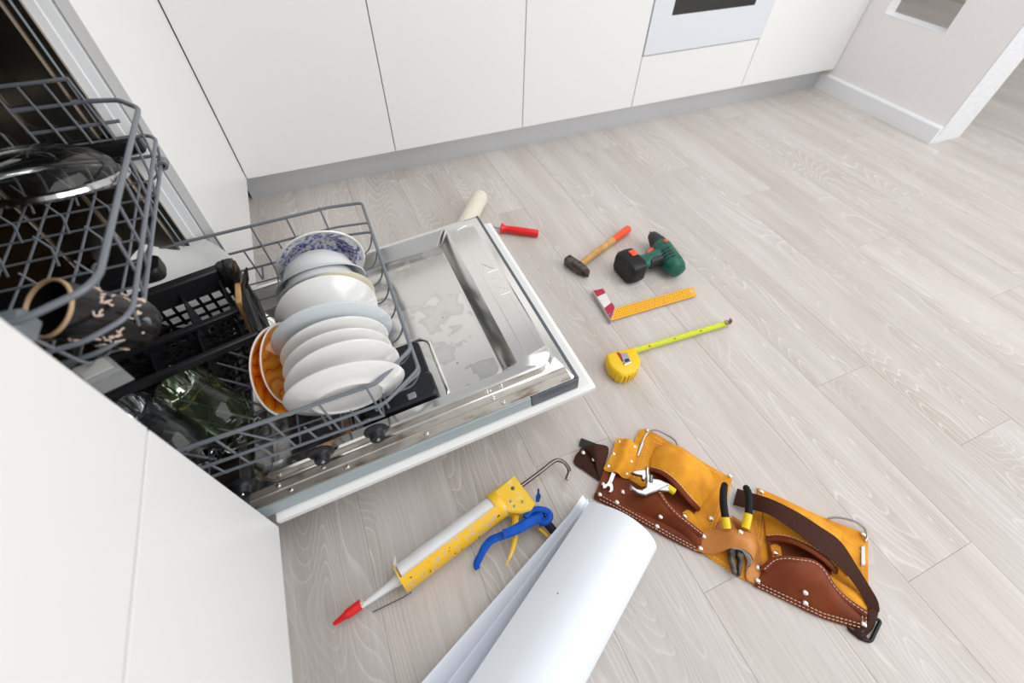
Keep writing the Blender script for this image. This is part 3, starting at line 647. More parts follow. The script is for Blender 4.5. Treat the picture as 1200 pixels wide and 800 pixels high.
# ---------------------------------------------------------------- things in the upper rack
LIDG = thin_glass('lid_glass', (.82, .86, .84), (.2, .2, .2), .02)
ln = Vector((.08, .23, .97)); LM = frame((-.124, .449, .555), ln, (1, 0, 0)); LR = .104
lid = tag(obj('pot_lid', MB().lathe([(LR - .002, .004), (LR*.97, .009), (LR*.86, .024), (LR*.66, .038), (LR*.40, .047), (.012, .051), (0, .051)], 64, LM), LIDG, None, .9), 'domed glass pot lid with a steel rim in the upper rack', 'lid')
obj('steel_rim', MB().lathe([(LR - .006, -.003), (LR + .001, -.003), (LR + .003, .001), (LR + .002, .0065), (LR - .003, .0085), (LR - .006, .004), (LR - .006, -.003)], 64, LM), CHROME, lid)
MUGB = mat('black_glaze', (.008, .007, .007), .16)
TAN = mat('bare_clay_rim', (.52, .34, .19), .5)
mo = Vector((-0.0473, 0.1183, 0.575)); mn = Vector((-.38, -.37, .85)).normalized(); R = .0335; ML = .105; mb_ = mo - mn*ML; MM = frame(mb_, mn, (1, 0, 0))
mug = tag(obj('cup', MB().lathe([(0, .003), (R*.7, 0), (R*.86, .002), (R, .014), (R, ML - .004), (R*.99, ML), (R*.93, ML), (R*.92, ML - .004), (R*.92, .012), (R*.7, .006), (0, .006)], 48, MM), MUGB, None, .8), 'black cup with a tan rim and pale scribbled pattern, tilted in the upper rack', 'cup')
obj('rim', MB().lathe([(R*.90, ML - .001), (R*1.005, ML - .001), (R*1.01, ML + .0006), (R*.99, ML + .0026), (R*.93, ML + .0026), (R*.90, ML + .0006), (R*.90, ML - .001)], 48, MM), TAN, mug)
sc = MB(); rnd = random.Random(5)
for q in range(34):
    a = rnd.uniform(-2.2, 2.2); h = rnd.uniform(.012, ML - .014); n_ = rnd.randint(3, 5); pts = []
    for s_ in range(n_):
        pts.append(MM @ Vector(((R + .0003)*math.cos(a), (R + .0003)*math.sin(a), h))); a += rnd.uniform(-.16, .16); h += rnd.uniform(-.006, .006)
    sc.tube(cr(pts, 4), .0011, 5)
obj('scribble_glaze', sc, mat('pale_pink_glaze', (.75, .58, .48), .4), mug, kind='stuff')
CLEARP = mat('clear_plastic', (.85, .88, .88), .08, trans=.75, ior=1.4)
k = [Vector((-0.0745, 0.0946, 0.5)), Vector((-0.0338, 0.1021, 0.5)), Vector((-0.0169, 0.0761, 0.5)), Vector((-0.0533, 0.0653, 0.5))]
ce = (k[0]+k[1]+k[2]+k[3])/4
obj('bumper_cap', MB().loft([[tuple(p + Vector((0, 0, -.022))) for p in k], [tuple(p) for p in k], [tuple(p.lerp(ce, .2) + Vector((0, 0, .004))) for p in k]]), CLEARP, upper, label='clear plastic end cap')
obj('bumper_plate', MB().loft([[tuple(p.lerp(ce, .22) + Vector((0, 0, .0045))) for p in k], [tuple(p.lerp(ce, .25) + Vector((0, 0, .006))) for p in k]]), mat('pale_grey_plate', (.55, .54, .51), .3), upper)
# ---------------------------------------------------------------- tools on the floor
YELLOW = blotch(mat('worn_yellow_paint', (.85, .50, .02), .38), 95, [(0.0, (.03, .02, .012)), (.315, (.05, .03, .015)), (.345, (.84, .47, .012)), (.55, (.86, .50, .02)), (.585, (.62, .45, .26)), (.62, (.60, .49, .36)), (.66, (.84, .47, .012)), (.69, (.84, .47, .012)), (.71, (.08, .05, .02))], detail=7)
YELLOW2 = blotch(mat('yellow_paint', (.86, .52, .02), .36), 70, [(0.0, (.86, .52, .02)), (.60, (.87, .55, .03)), (.66, (.80, .62, .32))], detail=5)
REDP = mat('red_plastic', (.78, .012, .012), .3)
ORANGEP = mat('orange_red_plastic', (.85, .09, .02), .35)
ROD = mat('dark_chrome_rod', (.20, .165, .14), .2, 1.0)
BLUET = blotch(mat('blue_tape', (.004, .09, .50), .55, spec=.25), 40, [(.35, (.003, .065, .40)), (.62, (.004, .105, .56)), (.74, (.01, .06, .18))], detail=4)
BLACKR = mat('black_rubber', (.010, .010, .011), .6, spec=.2)
def flat_part(name, pts, z0, z1, m, parent, ch=.0015, smooth=.5):
    return obj(name, MB().prism([p[:2] for p in pts], z0, z1, ch), m, parent, smooth)

# caulking gun
fc, rc = Vector((0.1747, -0.1495, 0.03)), Vector((0.3879, -0.0956, 0.03)); gx = (rc - fc).normalized(); GL = (rc - fc).length
gun = thing('caulking_gun', 'yellow caulking gun with paint-splashed cradle and blue taped trigger', 'caulking gun', (fc.x, fc.y, 0))
gs = Vector((0, 0, 1)).cross(gx).normalized()          # sideways across the barrel (towards the open side)
if gs.y < 0: gs = -gs
GR = .0268
def arc_pt(base, a, r): return base + gs*(r*math.cos(a)) + Vector((0, 0, 1))*(r*math.sin(a))
g = [[arc_pt(fc.lerp(rc, i/12), math.radians(103 + 172*j/14), GR) for j in range(15)] for i in range(13)]
obj('cradle', MB().sheet(g, .0016), YELLOW, gun)
pl = MB().loft([[arc_pt(fc + gx*s, math.radians(38 + 284*j/20), r) for j in range(21)] + [arc_pt(fc + gx*s, math.radians(322 - 284*j/20), .008) for j in range(21)] for s, r in ((-.003, GR + .0015), (.0, GR + .0015))])
obj('front_plate', pl, YELLOW, gun)
obj('rear_ring', MB().lathe([(GR - .004, -.012), (GR + .001, -.012), (GR + .002, -.009), (GR + .002, .003), (GR + .001, .006), (.0, .006), (0, .002), (GR - .004, .002), (GR - .004, -.012)], 36, frame(rc, gx, (0, 0, 1))), YELLOW2, gun)
obj('housing', MB().prism([p[:2] for p in [(0.3839, -0.0734, 0.045), (0.4383, -0.0565, 0.045), (0.4467, -0.0921, 0.045), (0.4551, -0.1275, 0.045), (0.4409, -0.136, 0.045), (0.4218, -0.1333, 0.045), (0.3963, -0.12, 0.045), (0.3905, -0.1076, 0.045)]], .012, .047, .003), YELLOW2, gun, .4)
for (q, r) in (((0.4253, -0.0821, 0.047), .0042), ((0.4113, -0.105, 0.047), .0030), ((0.4143, -0.1165, 0.047), .0030), ((0.4329, -0.1148, 0.047), .0033)):
    obj('bolt', MB().lathe([(0, 0), (r, 0), (r*.9, .0016), (r*.3, .002), (0, .0012)], 12, frame((q[0], q[1], .0465), (0, 0, 1))), mat('bolt_dark', (.12, .11, .1), .35, .8) if r > .004 else mat('bolt_grey', (.34, .32, .30), .4, .9), gun)
obj('plunger_rod', MB().tube(cr([(0.4144, -0.0861, 0.03), (0.4704, -0.0733, 0.032), (0.502, -0.0653, 0.032), (0.5256, -0.0586, 0.032), (0.5408, -0.0572, 0.031), (0.5513, -0.0653, 0.03), (0.5559, -0.0788, 0.028), (0.5537, -0.0894, 0.026), (0.5414, -0.1017, 0.024)], 6), .0043, 10), ROD, gun)
obj('puncture_pin', MB().tube([(0.1833, -0.1765, 0.014), (0.1632, -0.1777, 0.01), (0.1104, -0.1777, 0.004)], .0011, 6), mat('pin_steel', (.2, .18, .16), .3, 1.0), gun)
obj('pin_hinge', MB().lathe([(0, -.004), (.0035, -.004), (.0035, .004), (0, .004)], 10, frame((0.1805, -0.1734, 0.012), gx)), SCREW, gun)
obj('handle', MB().tube(cr([(0.4436, -0.1238, 0.028), (0.4555, -0.1471, 0.028), (0.4632, -0.1665, 0.028), (0.4689, -0.1855, 0.028)], 5), [.0085]*16, 10, flat=.8), BLACKR, gun, label='black handle grip')
obj('handle_strap', MB().tube(cr([(0.4475, -0.1658, 0.016), (0.4534, -0.1771, 0.016), (0.4581, -0.1869, 0.016)], 4), .0042, 8), YELLOW2, gun)
obj('trigger_link', MB().tube(cr([(0.4211, -0.1192, 0.026), (0.4072, -0.1405, 0.026), (0.3969, -0.1623, 0.026), (0.3825, -0.1832, 0.026), (0.3674, -0.198, 0.026), (0.3582, -0.2052, 0.026)], 5), [.0058]*11 + [.0054, .0052, .005, .0046, .0044, .004, .0036, .0032, .0028, .002, .0018, .0016, .0014, .001], 8, flat=.8), YELLOW2, gun, label='curved yellow lever')
obj('trigger_link', MB().tube(cr([(0.4009, -0.1093, 0.022), (0.4085, -0.1181, 0.022), (0.4071, -0.1302, 0.022), (0.3997, -0.1431, 0.022)], 4), .003, 8), YELLOW2, gun)
obj('trigger', MB().tube(cr([(0.461, -0.1503, 0.036), (0.4349, -0.1501, 0.036), (0.4043, -0.1529, 0.036), (0.3782, -0.155, 0.034), (0.3522, -0.1531, 0.03), (0.3359, -0.1585, 0.026), (0.3212, -0.1694, 0.022), (0.3094, -0.1796, 0.018), (0.3087, -0.1884, 0.016)], 4), [.0080]*12 + [.0078]*9 + [.0072]*6 + [.0066, .0064, .006, .005], 8, flat=.32), BLUET, gun, label='trigger lever wrapped in blue tape')
obj('tape_wrap', MB().tube(cr([(0.4273, -0.1426, 0.034), (0.4422, -0.1345, 0.034), (0.4562, -0.1368, 0.034), (0.4681, -0.1436, 0.034), (0.4738, -0.1515, 0.034), (0.4717, -0.1596, 0.034), (0.4619, -0.1643, 0.034), (0.4488, -0.1605, 0.034)], 4, False), [.0075]*29, 8, flat=1.0), BLUET, gun)
obj('tape_wrap', MB().tube(cr([(0.3739, -0.1568, 0.046), (0.4017, -0.1583, 0.046), (0.4319, -0.1555, 0.046), (0.4531, -0.1575, 0.046)], 4), .0092, 8, flat=.4), BLUET, gun)
obj('tape_tail', MB().sheet([[Vector(a), Vector(b)] for a, b in zip([(0.4603, -0.1204, 0.03), (0.4647, -0.111, 0.03), (0.4717, -0.1044, 0.03), (0.4755, -0.0963, 0.03)], [(0.4655, -0.1248, 0.036), (0.4739, -0.1152, 0.036), (0.4737, -0.1075, 0.036), (0.4775, -0.1015, 0.036)])], .0006), BLUET, gun)
# cartridge
cart = thing('sealant_cartridge', 'white sealant cartridge with nozzle and red cap loaded in the caulking gun', 'cartridge', (fc.x, fc.y, .004))
CW = blotch(mat('cartridge_white', (.80, .81, .82), .35), 14, [(.45, (.82, .83, .84)), (.7, (.74, .74, .74))], detail=5)
CR_ = GR - .0022
obj('tube', MB().lathe([(0, .001), (CR_ - .003, .001), (CR_, .003), (CR_, GL - .004), (0, GL - .004)], 40, frame(fc, gx, (0, 0, 1))), CW, cart)
nd = (Vector((0.0975, -0.1648, 0.022)) - fc); NL = nd.length
obj('nozzle', MB().lathe([(0, -.006), (.0105, -.006), (.0105, .012), (.0085, .016), (.0042, NL), (0, NL)], 24, frame(fc, nd)), CW, cart)
c0_, c1_ = Vector((0.0968, -0.1609, 0.022)), Vector((0.0455, -0.1713, 0.015)); cd = c1_ - c0_; KL = cd.length
obj('cap', MB().lathe([(0, 0), (.0088, 0), (.0092, .003), (.0088, KL*.5), (.0072, KL*.56), (.0062, KL*.62), (.0036, KL*.98), (.003, KL), (0, KL)], 8, frame(c0_, cd, (0, 0, 1))), REDP, cart, .3, label='red nozzle cap')
obj('sealant_blob', MB().lathe([(0, -.004), (.0056, -.003), (.0066, .001), (.005, .004), (0, .005)], 12, frame(c0_ - cd.normalized()*.003, cd)), blotch(mat('dried_sealant', (.7, .62, .55), .6), 160, [(.4, (.55, .4, .3)), (.6, (.78, .73, .68))]), cart)
obj('label_tab', MB().sheet([[Vector(a), Vector(b)] for a, b in zip([(0.1639, -0.1319, 0.03), (0.1674, -0.1222, 0.036), (0.1742, -0.1123, 0.042)], [(0.17, -0.1348, 0.032), (0.1728, -0.1249, 0.038), (0.1751, -0.1129, 0.043)])], .0004), CW, cart)

# hammer
HM = blotch(mat('hammer_iron', (.09, .07, .055), .5, .7), 60, [(.35, (.05, .035, .025)), (.65, (.16, .14, .125))], detail=5, rough=(.35, .6))
hw = blotch(mat('hammer_wood', (.62, .33, .09), .45), 22, [(.3, (.48, .22, .05)), (.65, (.72, .42, .14))], stretch=(1, 1, 1), detail=6, distort=1.2)
ha, hb = Vector((0.8715, 0.5301, 0.02)), Vector((0.9034, 0.4451, 0.02)); hx = (hb - ha).normalized(); HL = (hb - ha).length
ham = thing('hammer', 'hammer with dark iron head and wooden handle painted orange at its end', 'hammer', ((ha.x+hb.x)/2, (ha.y+hb.y)/2, 0))
HF = frame(ha, hx, (0, 0, 1))                          # local x up, y sideways, z along the head
def sect(hw_, hh, s, zoff=0): return [HF @ Vector((x + zoff, y, s)) for x, y in ((-hh, -hw_+.003), (-hh, hw_-.003), (-hh+.003, hw_), (hh-.003, hw_), (hh, hw_-.003), (hh, -hw_+.003), (hh-.003, -hw_), (-hh+.003, -hw_))]
obj('head', MB().loft([sect(.0122, .0135, 0), sect(.0138, .0150, .002), sect(.0138, .0150, .058), sect(.0130, .0150, .062), sect(.0042, .0146, HL - .002), sect(.0030, .0138, HL)]), HM, ham, .35)
q0, q1 = Vector((0.8942, 0.4907, 0.02)), Vector((1.145, 0.5967, 0.016)); hd = q1 - q0; L_ = hd.length; KF = frame(q0, hd, (0, 0, 1))
def ell(a, b, s): return [KF @ Vector((a*math.cos(2*math.pi*k/16), b*math.sin(2*math.pi*k/16), s)) for k in range(16)]
obj('handle', MB().loft([ell(.0095, .0085, -.018), ell(.011, .0095, .02), ell(.0125, .0105, L_*.35), ell(.0125, .0115, L_*.66)]), hw, ham)
obj('painted_end', MB().loft([ell(.0126, .0116, L_*.655), ell(.013, .0125, L_*.8), ell(.0135, .0135, L_*.95), ell(.0125, .0125, L_*.985), ell(.008, .008, L_)]), ORANGEP, ham, label='orange painted handle end')
obj('end_grain', MB().loft([ell(.0078, .0078, L_ - .001), ell(.006, .006, L_ + .0012)]), hw, ham)

# cordless drill lying on its side
GREEN = blotch(mat('green_plastic', (.0, .12, .08), .4), 40, [(.35, (.002, .085, .058)), (.7, (.006, .135, .092))])
CHAR = mat('charcoal_grip', (.022, .022, .024), .5)
d0, d1 = Vector((1.1761, 0.5159, 0.038)), Vector((1.1504, 0.3422, 0.036)); dx = (d1 - d0).normalized(); DL_ = (d1 - d0).length
drl = thing('cordless_drill', 'green and black cordless drill lying on its side', 'drill', ((d0.x+d1.x)/2, (d0.y+d1.y)/2, 0))
DF = frame(d0, dx, (0, 0, 1))
obj('bit', MB().lathe([(0, -.016), (.002, -.016), (.003, -.004), (.003, .004), (0, .004)], 10, DF), ROD, drl)
obj('chuck', MB().lathe([(0, -.004), (.010, -.004), (.0165, .004), (.0215, .022), (.0235, .034), (.0225, .0355), (.0255, .0365), (.0265, .050), (.0255, .056), (0, .056)], 32, DF), CHAR, drl)
obj('body', MB().lathe([(0, .054), (.024, .054), (.029, .058), (.032, .072), (.0325, .10), (.0325, DL_ - .030), (.0305, DL_ - .012), (.025, DL_ + .001), (.014, DL_ + .006), (0, DL_ + .007)], 36, DF), GREEN, drl)
for k in range(5):
    s = .105 + .0125*k
    for a in (15, 45): 
        v = MB().box((-.0008, -.007, -.0022), (.0008, .007, .0022), .0006).xf(DF @ Matrix.Rotation(math.radians(a), 4, 'Z') @ Matrix.Translation((.0338, 0, s)))
        if s < DL_ - .03: obj('vent_slot', v, CHAR, drl)
hs, he = DF @ Vector((0, 0, .098)), Vector((1.0247, 0.4119, 0.036))
hh = he - hs; hf = frame(hs, hh, (0, 0, 1)); HHL = hh.length
def hsec(a, b, s, off=0): return [hf @ Vector((a*math.cos(2*math.pi*k/20), off + b*math.sin(2*math.pi*k/20), s)) for k in range(20)]
obj('grip', MB().loft([hsec(.024, .036, .006), hsec(.021, .029, .030), hsec(.0195, .024, .055), hsec(.020, .024, .080), hsec(.023, .029, .102), hsec(.027, .037, .116), hsec(.028, .040, HHL - .022)]), GREEN, drl)
sgn = 1 if (hf @ Vector((0, 1, 0)) - hs).dot(dx) > 0 else -1
obj('grip_pad', MB().loft([hsec(.018, .008, .022, sgn*.030), hsec(.0214, .014, .034, sgn*.0200), hsec(.0205, .0120, .050, sgn*.0155), hsec(.0205, .0105, .062, sgn*.0155), hsec(.017, .006, .074, sgn*.0195)]), CHAR, drl)
obj('trigger', MB().loft([hsec(.009, .009, .026, -sgn*.033), hsec(.010, .011, .034, -sgn*.030), hsec(.010, .009, .046, -sgn*.0265), hsec(.008, .007, .054, -sgn*.0255)]), ORANGEP, drl)
obj('direction_switch', MB().lathe([(0, 0), (.0062, 0), (.0058, .005), (.0035, .0075), (0, .008)], 14, frame(DF @ Vector((.030, 0, .074)) , (DF @ Vector((1, 0, 0)) - DF @ Vector((0, 0, 0))))), ORANGEP, drl)
bz0, bz1 = .001, .078
BP = [p[:2] for p in [(0.9697, 0.4273, 0.04), (1.0444, 0.4786, 0.04), (1.0613, 0.4367, 0.04), (1.0365, 0.3756, 0.04), (1.0033, 0.357, 0.04), (0.9633, 0.3498, 0.04)]]
bat = MB().loft([[hf @ Vector((x, y, s)) for x, y in rrect(-.035*k_, .040*k_, -.048*k_, .050*k_, .016)] for s, k_ in ((HHL - .030, .80), (HHL - .024, .93), (HHL - .002, .97), (HHL + .020, .94), (HHL + .028, .84))])
bo = obj('battery', bat, BLACKP, drl, .5)
obj('release_clip', MB().box((.037, -.026, -.010), (.043, -.002, .012), .002).xf(hf @ Matrix.Translation((0, -sgn*0 + (0 if sgn > 0 else .028), HHL - .012))), ORANGEP, drl)

# try square
sq = thing('try_square', 'try square with crimson and white stock and yellow perforated blade', 'square', (0.8952, 0.2896, 0))
st = [p[:2] for p in [(0.8801, 0.3823, 0.017), (0.9162, 0.3792, 0.017), (0.9081, 0.2961, 0.017), (0.8691, 0.2574, 0.017)]]
obj('stock', MB().prism(st, 0.0, .0165, .001), mat('square_aluminium', (.6, .6, .6), .35, 1.0), sq, .3)
i_ = inset(ccw(st), .0025)
obj('stock_label', MB().prism(i_, .0165, .0171), mat('crimson_print', (.42, .012, .05), .4), sq, .3, label='crimson printed label')
c = [Vector(p).to_2d() for p in [(0.88, 0.3821, 0.0172), (0.9161, 0.3791, 0.0172), (0.908, 0.2959, 0.0172), (0.869, 0.2573, 0.0172)]]
lft = lambda a, b, t: a.lerp(b, t)
w4 = [lft(c[0], c[3], .24).lerp(lft(c[1], c[2], .26), .06), lft(c[0], c[3], .24).lerp(lft(c[1], c[2], .26), .93), lft(c[0], c[3], .66).lerp(lft(c[1], c[2], .72), .90), lft(c[0], c[3], .62).lerp(lft(c[1], c[2], .72), .08)]
obj('white_panel', MB().prism([tuple(v) for v in w4], .0171, .0175), mat('white_print', (.72, .71, .69), .4), sq, .3)
YB_ = mat('square_yellow', (.92, .44, .01), .35)
bl = [(0.9125, 0.2998, 0.008), (1.1766, 0.287, 0.008), (1.1644, 0.2529, 0.008), (0.8749, 0.2637, 0.008)]
obj('blade', MB().prism([p[:2] for p in bl], .0065, .0085, .0004), YB_, sq, .3)
b = [Vector(p).to_2d() for p in bl]; tk = MB()
for k in range(40):
    t_ = .03 + .93*k/40
    for v0, v1 in ((.10, .10 + (.20 if k % 5 == 0 else .12)), (.90 - (.20 if k % 5 == 0 else .12), .90), (.36, .46), (.56, .66)):
        p_, q_ = b[0].lerp(b[1], t_).lerp(b[3].lerp(b[2], t_), v0), b[0].lerp(b[1], t_).lerp(b[3].lerp(b[2], t_), v1)
        e_ = (b[1]-b[0]).normalized()*.0009
        tk.prism([tuple(p_-e_), tuple(p_+e_), tuple(q_+e_), tuple(q_-e_)], .0085, .00862)
obj('scale_marks', tk, mat('print_brown', (.25, .11, .01), .5), sq, 0, kind='stuff')
hc = b[0].lerp(b[1], .955).lerp(b[3].lerp(b[2], .955), .45)
obj('hang_hole', MB().lathe([(0, 0), (.0048, 0), (.0048, .0003), (0, .0003)], 16, frame((hc.x, hc.y, .0085), (0, 0, 1))), mat('hole_show_through', (.55, .53, .5), .6), sq)
rv = [lft(c[1], c[2], .86), lft(c[3], c[2], .45), lft(c[0], c[3], .86).lerp(c[2], .2)]
for v in rv: obj('rivet', MB().lathe([(0, 0), (.0022, 0), (.002, .0006), (0, .0006)], 10, frame((v.x, v.y, .0172), (0, 0, 1))), SCREW, sq)

# tape measure
TY = mat('tape_yellow', (.88, .55, .005), .32)
tm = thing('tape_measure', 'yellow tape measure with its blade pulled out and a belt clip on top', 'tape measure', (0.8254, 0.1105, 0))
out = [p[:2] for p in cr([(0.7806, 0.1389, 0.036), (0.7898, 0.1499, 0.036), (0.8194, 0.1482, 0.036), (0.8556, 0.1439, 0.036), (0.8664, 0.1364, 0.036), (0.8632, 0.1196, 0.036), (0.8594, 0.102, 0.036), (0.8461, 0.0858, 0.036), (0.8293, 0.0757, 0.036), (0.8078, 0.0734, 0.036), (0.7873, 0.0763, 0.036), (0.7784, 0.0939, 0.036), (0.7742, 0.1155, 0.036)], 4, True)]
bt = ccw(out)
obj('case', MB().loft([[(x, y, z) for x, y in inset(bt, d_)] for d_, z in ((.004, .0), (.001, .003), (0, .008), (0, .030), (.0012, .034), (.004, .037), (.007, .038))]), TY, tm, .5)
cen = Vector((sum(x for x, y in bt)/len(bt), sum(y for x, y in bt)/len(bt)))
for k in range(9):
    q = Vector((0.8086, 0.0878, 0.02)).to_2d() - cen; a = math.atan2(q.y, q.x) + math.radians(-58 + 14*k)
    dr = Vector((math.cos(a), math.sin(a))); best = max((Vector(v) - cen).dot(dr) for v in bt if (Vector(v)-cen).normalized().dot(dr) > .96) if any((Vector(v)-cen).normalized().dot(dr) > .96 for v in bt) else .03
    p_ = cen + dr*(best - .0008)
    obj('grip_ridge', MB().tube([(p_.x, p_.y, .005), (p_.x, p_.y, .018), (p_.x - dr.x*.001, p_.y - dr.y*.001, .031)], .0026, 8), TY, tm)
ri = MB().tube([(x, y, .0375) for x, y in [(cen.x + .019*math.cos(t_*math.pi/18), cen.y + .017*math.sin(t_*math.pi/18)) for t_ in range(-16, 14)]], .0009, 6); obj('case_ring', ri, TY, tm)
obj('belt_clip', MB().prism([p[:2] for p in [(0.8181, 0.1356, 0.041), (0.8358, 0.1313, 0.041), (0.8289, 0.1004, 0.041), (0.8078, 0.0991, 0.041)]], .0385, .041, .0008), CHROME, tm, .3)
obj('clip_slot', MB().prism([p[:2] for p in [(0.8159, 0.1141, 0.0415), (0.8281, 0.1134, 0.0415), (0.8267, 0.1052, 0.0415), (0.8138, 0.1048, 0.0415)]], .041, .0413), CHAR, tm, .3)
obj('red_stripe', MB().prism([p[:2] for p in [(0.8112, 0.1422, 0.039), (0.818, 0.1409, 0.039), (0.8177, 0.1139, 0.039), (0.8088, 0.1118, 0.039)]], .0376, .0392, .0005), mat('dark_red_plastic', (.45, .01, .02), .35), tm, .3)
for q in ((0.7928, 0.1367, 0.038), (0.8337, 0.0794, 0.038), (0.854, 0.1322, 0.038)):
    obj('screw', MB().lathe([(0, 0), (.0022, 0), (.0018, .0007), (0, .0004)], 10, frame((q[0], q[1], .0368), (0, 0, 1))), SCREW, tm)
LIME = mat('lime_tape', (.62, .66, .015), .4)
a0, a1 = Vector((0.8735, 0.1445, 0.01)), Vector((1.1766, 0.1286, 0.009)); bd = (a1-a0); bs = Vector((-bd.y, bd.x, 0)).normalized()
obj('blade', MB().sheet([[a0.lerp(a1, i/16) + bs*(.0085*(j/6 - .5)*2) + Vector((0, 0, .0032*((j/6 - .5)*2)**2)) for j in range(7)] for i in range(17)], .0004), LIME, tm)
tk = MB()
for k in range(46):
    p_ = a0.lerp(a1, .06 + .9*k/46) + Vector((0, 0, .0026)); l_ = .005 if k % 5 == 0 else .0028
    tk.add([p_ + bs*.0082 - bd.normalized()*.0004, p_ + bs*.0082 + bd.normalized()*.0004, p_ + bs*(.0082 - l_) + bd.normalized()*.0004 - Vector((0, 0, .0022*(l_/.0082))), p_ + bs*(.0082 - l_) - bd.normalized()*.0004 - Vector((0, 0, .0022*(l_/.0082)))], [(0, 1, 2, 3)])
tk.v = [(x, y, z + .0011) for x, y, z in tk.v]
obj('blade_marks', tk, BLACKP, tm, 0, kind='stuff')
for t_ in (.16, .42, .70): 
    p_ = a0.lerp(a1, t_) + Vector((0, 0, .0009)); e_ = bd.normalized()*.003
    obj('red_number', MB().add([p_ - e_ + bs*.003 + Vector((0, 0, .0006)), p_ + e_ + bs*.003 + Vector((0, 0, .0006)), p_ + e_ - bs*.001, p_ - e_ - bs*.001], [(0, 1, 2, 3)]), mat('red_print', (.6, .06, .01), .5), tm, 0)
obj('end_hook', MB().box((-.009, -.0095, .0), (.003, .0095, .0012), .0004).box((.003, -.006, -.006), (.0042, .006, .012), .0004).xf(frame(a1 + Vector((0, 0, .003)), (0, 0, 1), bd)), mat('hook_steel', (.5, .42, .35), .3, 1.0), tm, .4)

# paint roller
CREAMF = blotch(mat('roller_fleece', (.78, .73, .60), .95), 300, [(.3, (.66, .61, .48)), (.7, (.84, .80, .68))], bump=.8)
rl = thing('paint_roller', 'paint roller with cream fleece sleeve and red handle beyond the dishwasher door', 'roller', (0.7014, 0.9462, 0))
s1, s2 = Vector((0.733, 0.9349, 0.029)), Vector((0.663, 0.8428, 0.029)); sd = (s1 - s2).normalized(); s0 = s1 - sd*.205
obj('sleeve', MB().lathe([(.012, .0), (.022, .001), (.027, .006), (.029, .015), (.029, .195), (.0275, .207), (.023, .216), (.013, .2205), (0, .221)], 32, frame(s0, sd)), CREAMF, rl)
h0, h1 = Vector((0.7444, 0.7577, 0.016)), Vector((0.8489, 0.6887, 0.014)); hd_ = h1 - h0
obj('handle', MB().lathe([(0, -.004), (.010, -.004), (.0175, -.002), (.018, .001), (.0165, .004), (.012, .010), (.0115, .02), (.0128, .05), (.0125, hd_.length - .006), (.0115, hd_.length - .001), (.009, hd_.length), (0, hd_.length)], 24, frame(h0, hd_)), REDP, rl)
hp = h0 - hd_.normalized()*.05
obj('wire_frame', MB().tube(fillet([h0 + hd_.normalized()*.01, hp, Vector((hp.x - .07, hp.y + .02, .02)), s0 - sd*.03, s0 + sd*.03], .02, 5), .0032, 8), CHROME, rl)
# ---------------------------------------------------------------- loosely rolled paper
PAPER = mat('blueprint_paper', (.83, .875, .95), .6, spec=0.25)
pd = Vector((-.873, -.487, 0)).normalized(); pp = Vector((.487, -.873, 0)).normalized()
pc = Vector((.578, -.247, 0))
def roll_sheet(sections):
    """sections: list of (t, [(s, z), ...]) along the roll"""
    return [[pc + pd*t + pp*s + Vector((0, 0, z)) for s, z in cr([Vector((a, b)) for a, b in row], 6)] for t, row in sections]
def main_row(k, f):                                   # outer layer: free edge, over the top, under, and round inside once more
    r = .063
    row = [(-.079 - .004*k, .070 + .004*k), (-.060, .092), (-.030, .116), (.0, .126), (.030, .119), (.053, .097), (.063, .063), (.053, .028), (.030, .008), (0, .002), (-.032, .007), (-.052, .026), (-.060, .052), (-.050, .082), (-.028, .103), (0, .112), (.028, .104), (.046, .083), (.052, .058)]
    return row
ts = [(-.012 + .030*0, 0)] + [(.03 + .57*i/9, i/9) for i in range(10)]
roll = obj('paper_roll', MB().sheet(roll_sheet([(t, main_row(k, 1)) for t, k in ts]), .0004), PAPER, None, 1.0)
tag(roll, 'loose roll of large white paper lying by the tool belt', 'paper roll')
rows = []
for t, k in [(-.028, 0)] + [(.02 + .58*i/9, i/9) for i in range(10)]:
    rows.append((t, [(-.100 - .066*k, .036 + .012*k), (-.090 - .050*k, .026), (-.072 - .030*k, .014), (-.045 - .01*k, .005), (-.02, .0035), (.01, .005)]))
obj('under_sheet', MB().sheet(roll_sheet(rows), .0004), PAPER, roll, 1.0)
rows = []
for t, k in [(-.018, 0)] + [(.02 + .58*i/9, i/9) for i in range(10)]:
    rows.append((t, [(-.086 - .036*k, .060 + .004*k), (-.080 - .030*k, .046), (-.068 - .02*k, .030), (-.050 - .006*k, .016), (-.025, .008), (.0, .008)]))
obj('middle_sheet', MB().sheet(roll_sheet(rows), .0004), PAPER, roll, 1.0)
obj('speck', MB().lathe([(0, 0), (.0012, 0), (0, .0006)], 6, frame(pc + pd*.165 + pp*(-.040) + Vector((0, 0, .1105)), (0, 0, 1))), CHAR, roll)

# ---------------------------------------------------------------- leather tool belt
SUEDE = blotch(mat('yellow_suede', (.80, .34, .012), .85), 24, [(.32, (.64, .24, .008)), (.68, (.85, .38, .018))], detail=6, bump=.25)
BROWN = blotch(mat('brown_leather', (.18, .034, .008), .6, spec=.25), 18, [(.3, (.135, .023, .005)), (.7, (.225, .047, .011))], detail=5, bump=.12)
TANL = blotch(mat('tan_leather', (.55, .20, .035), .5), 20, [(.3, (.44, .14, .02)), (.7, (.62, .25, .05))], detail=5, bump=.12)
WEB = blotch(mat('dark_brown_webbing', (.05, .018, .011), .8, spec=.2), 240, [(.3, (.044, .0155, .0095)), (.7, (.056, .0205, .0125))], bump=.4)
LOOPM = mat('loop_steel', (.45, .45, .46), .3, 1.0)
RIVET = mat('rivet_nickel', (.82, .78, .70), .28, 1.0)
THREAD = mat('cream_thread', (.80, .70, .55), .8)
THREADY = mat('yellow_thread', (.85, .58, .22), .8)
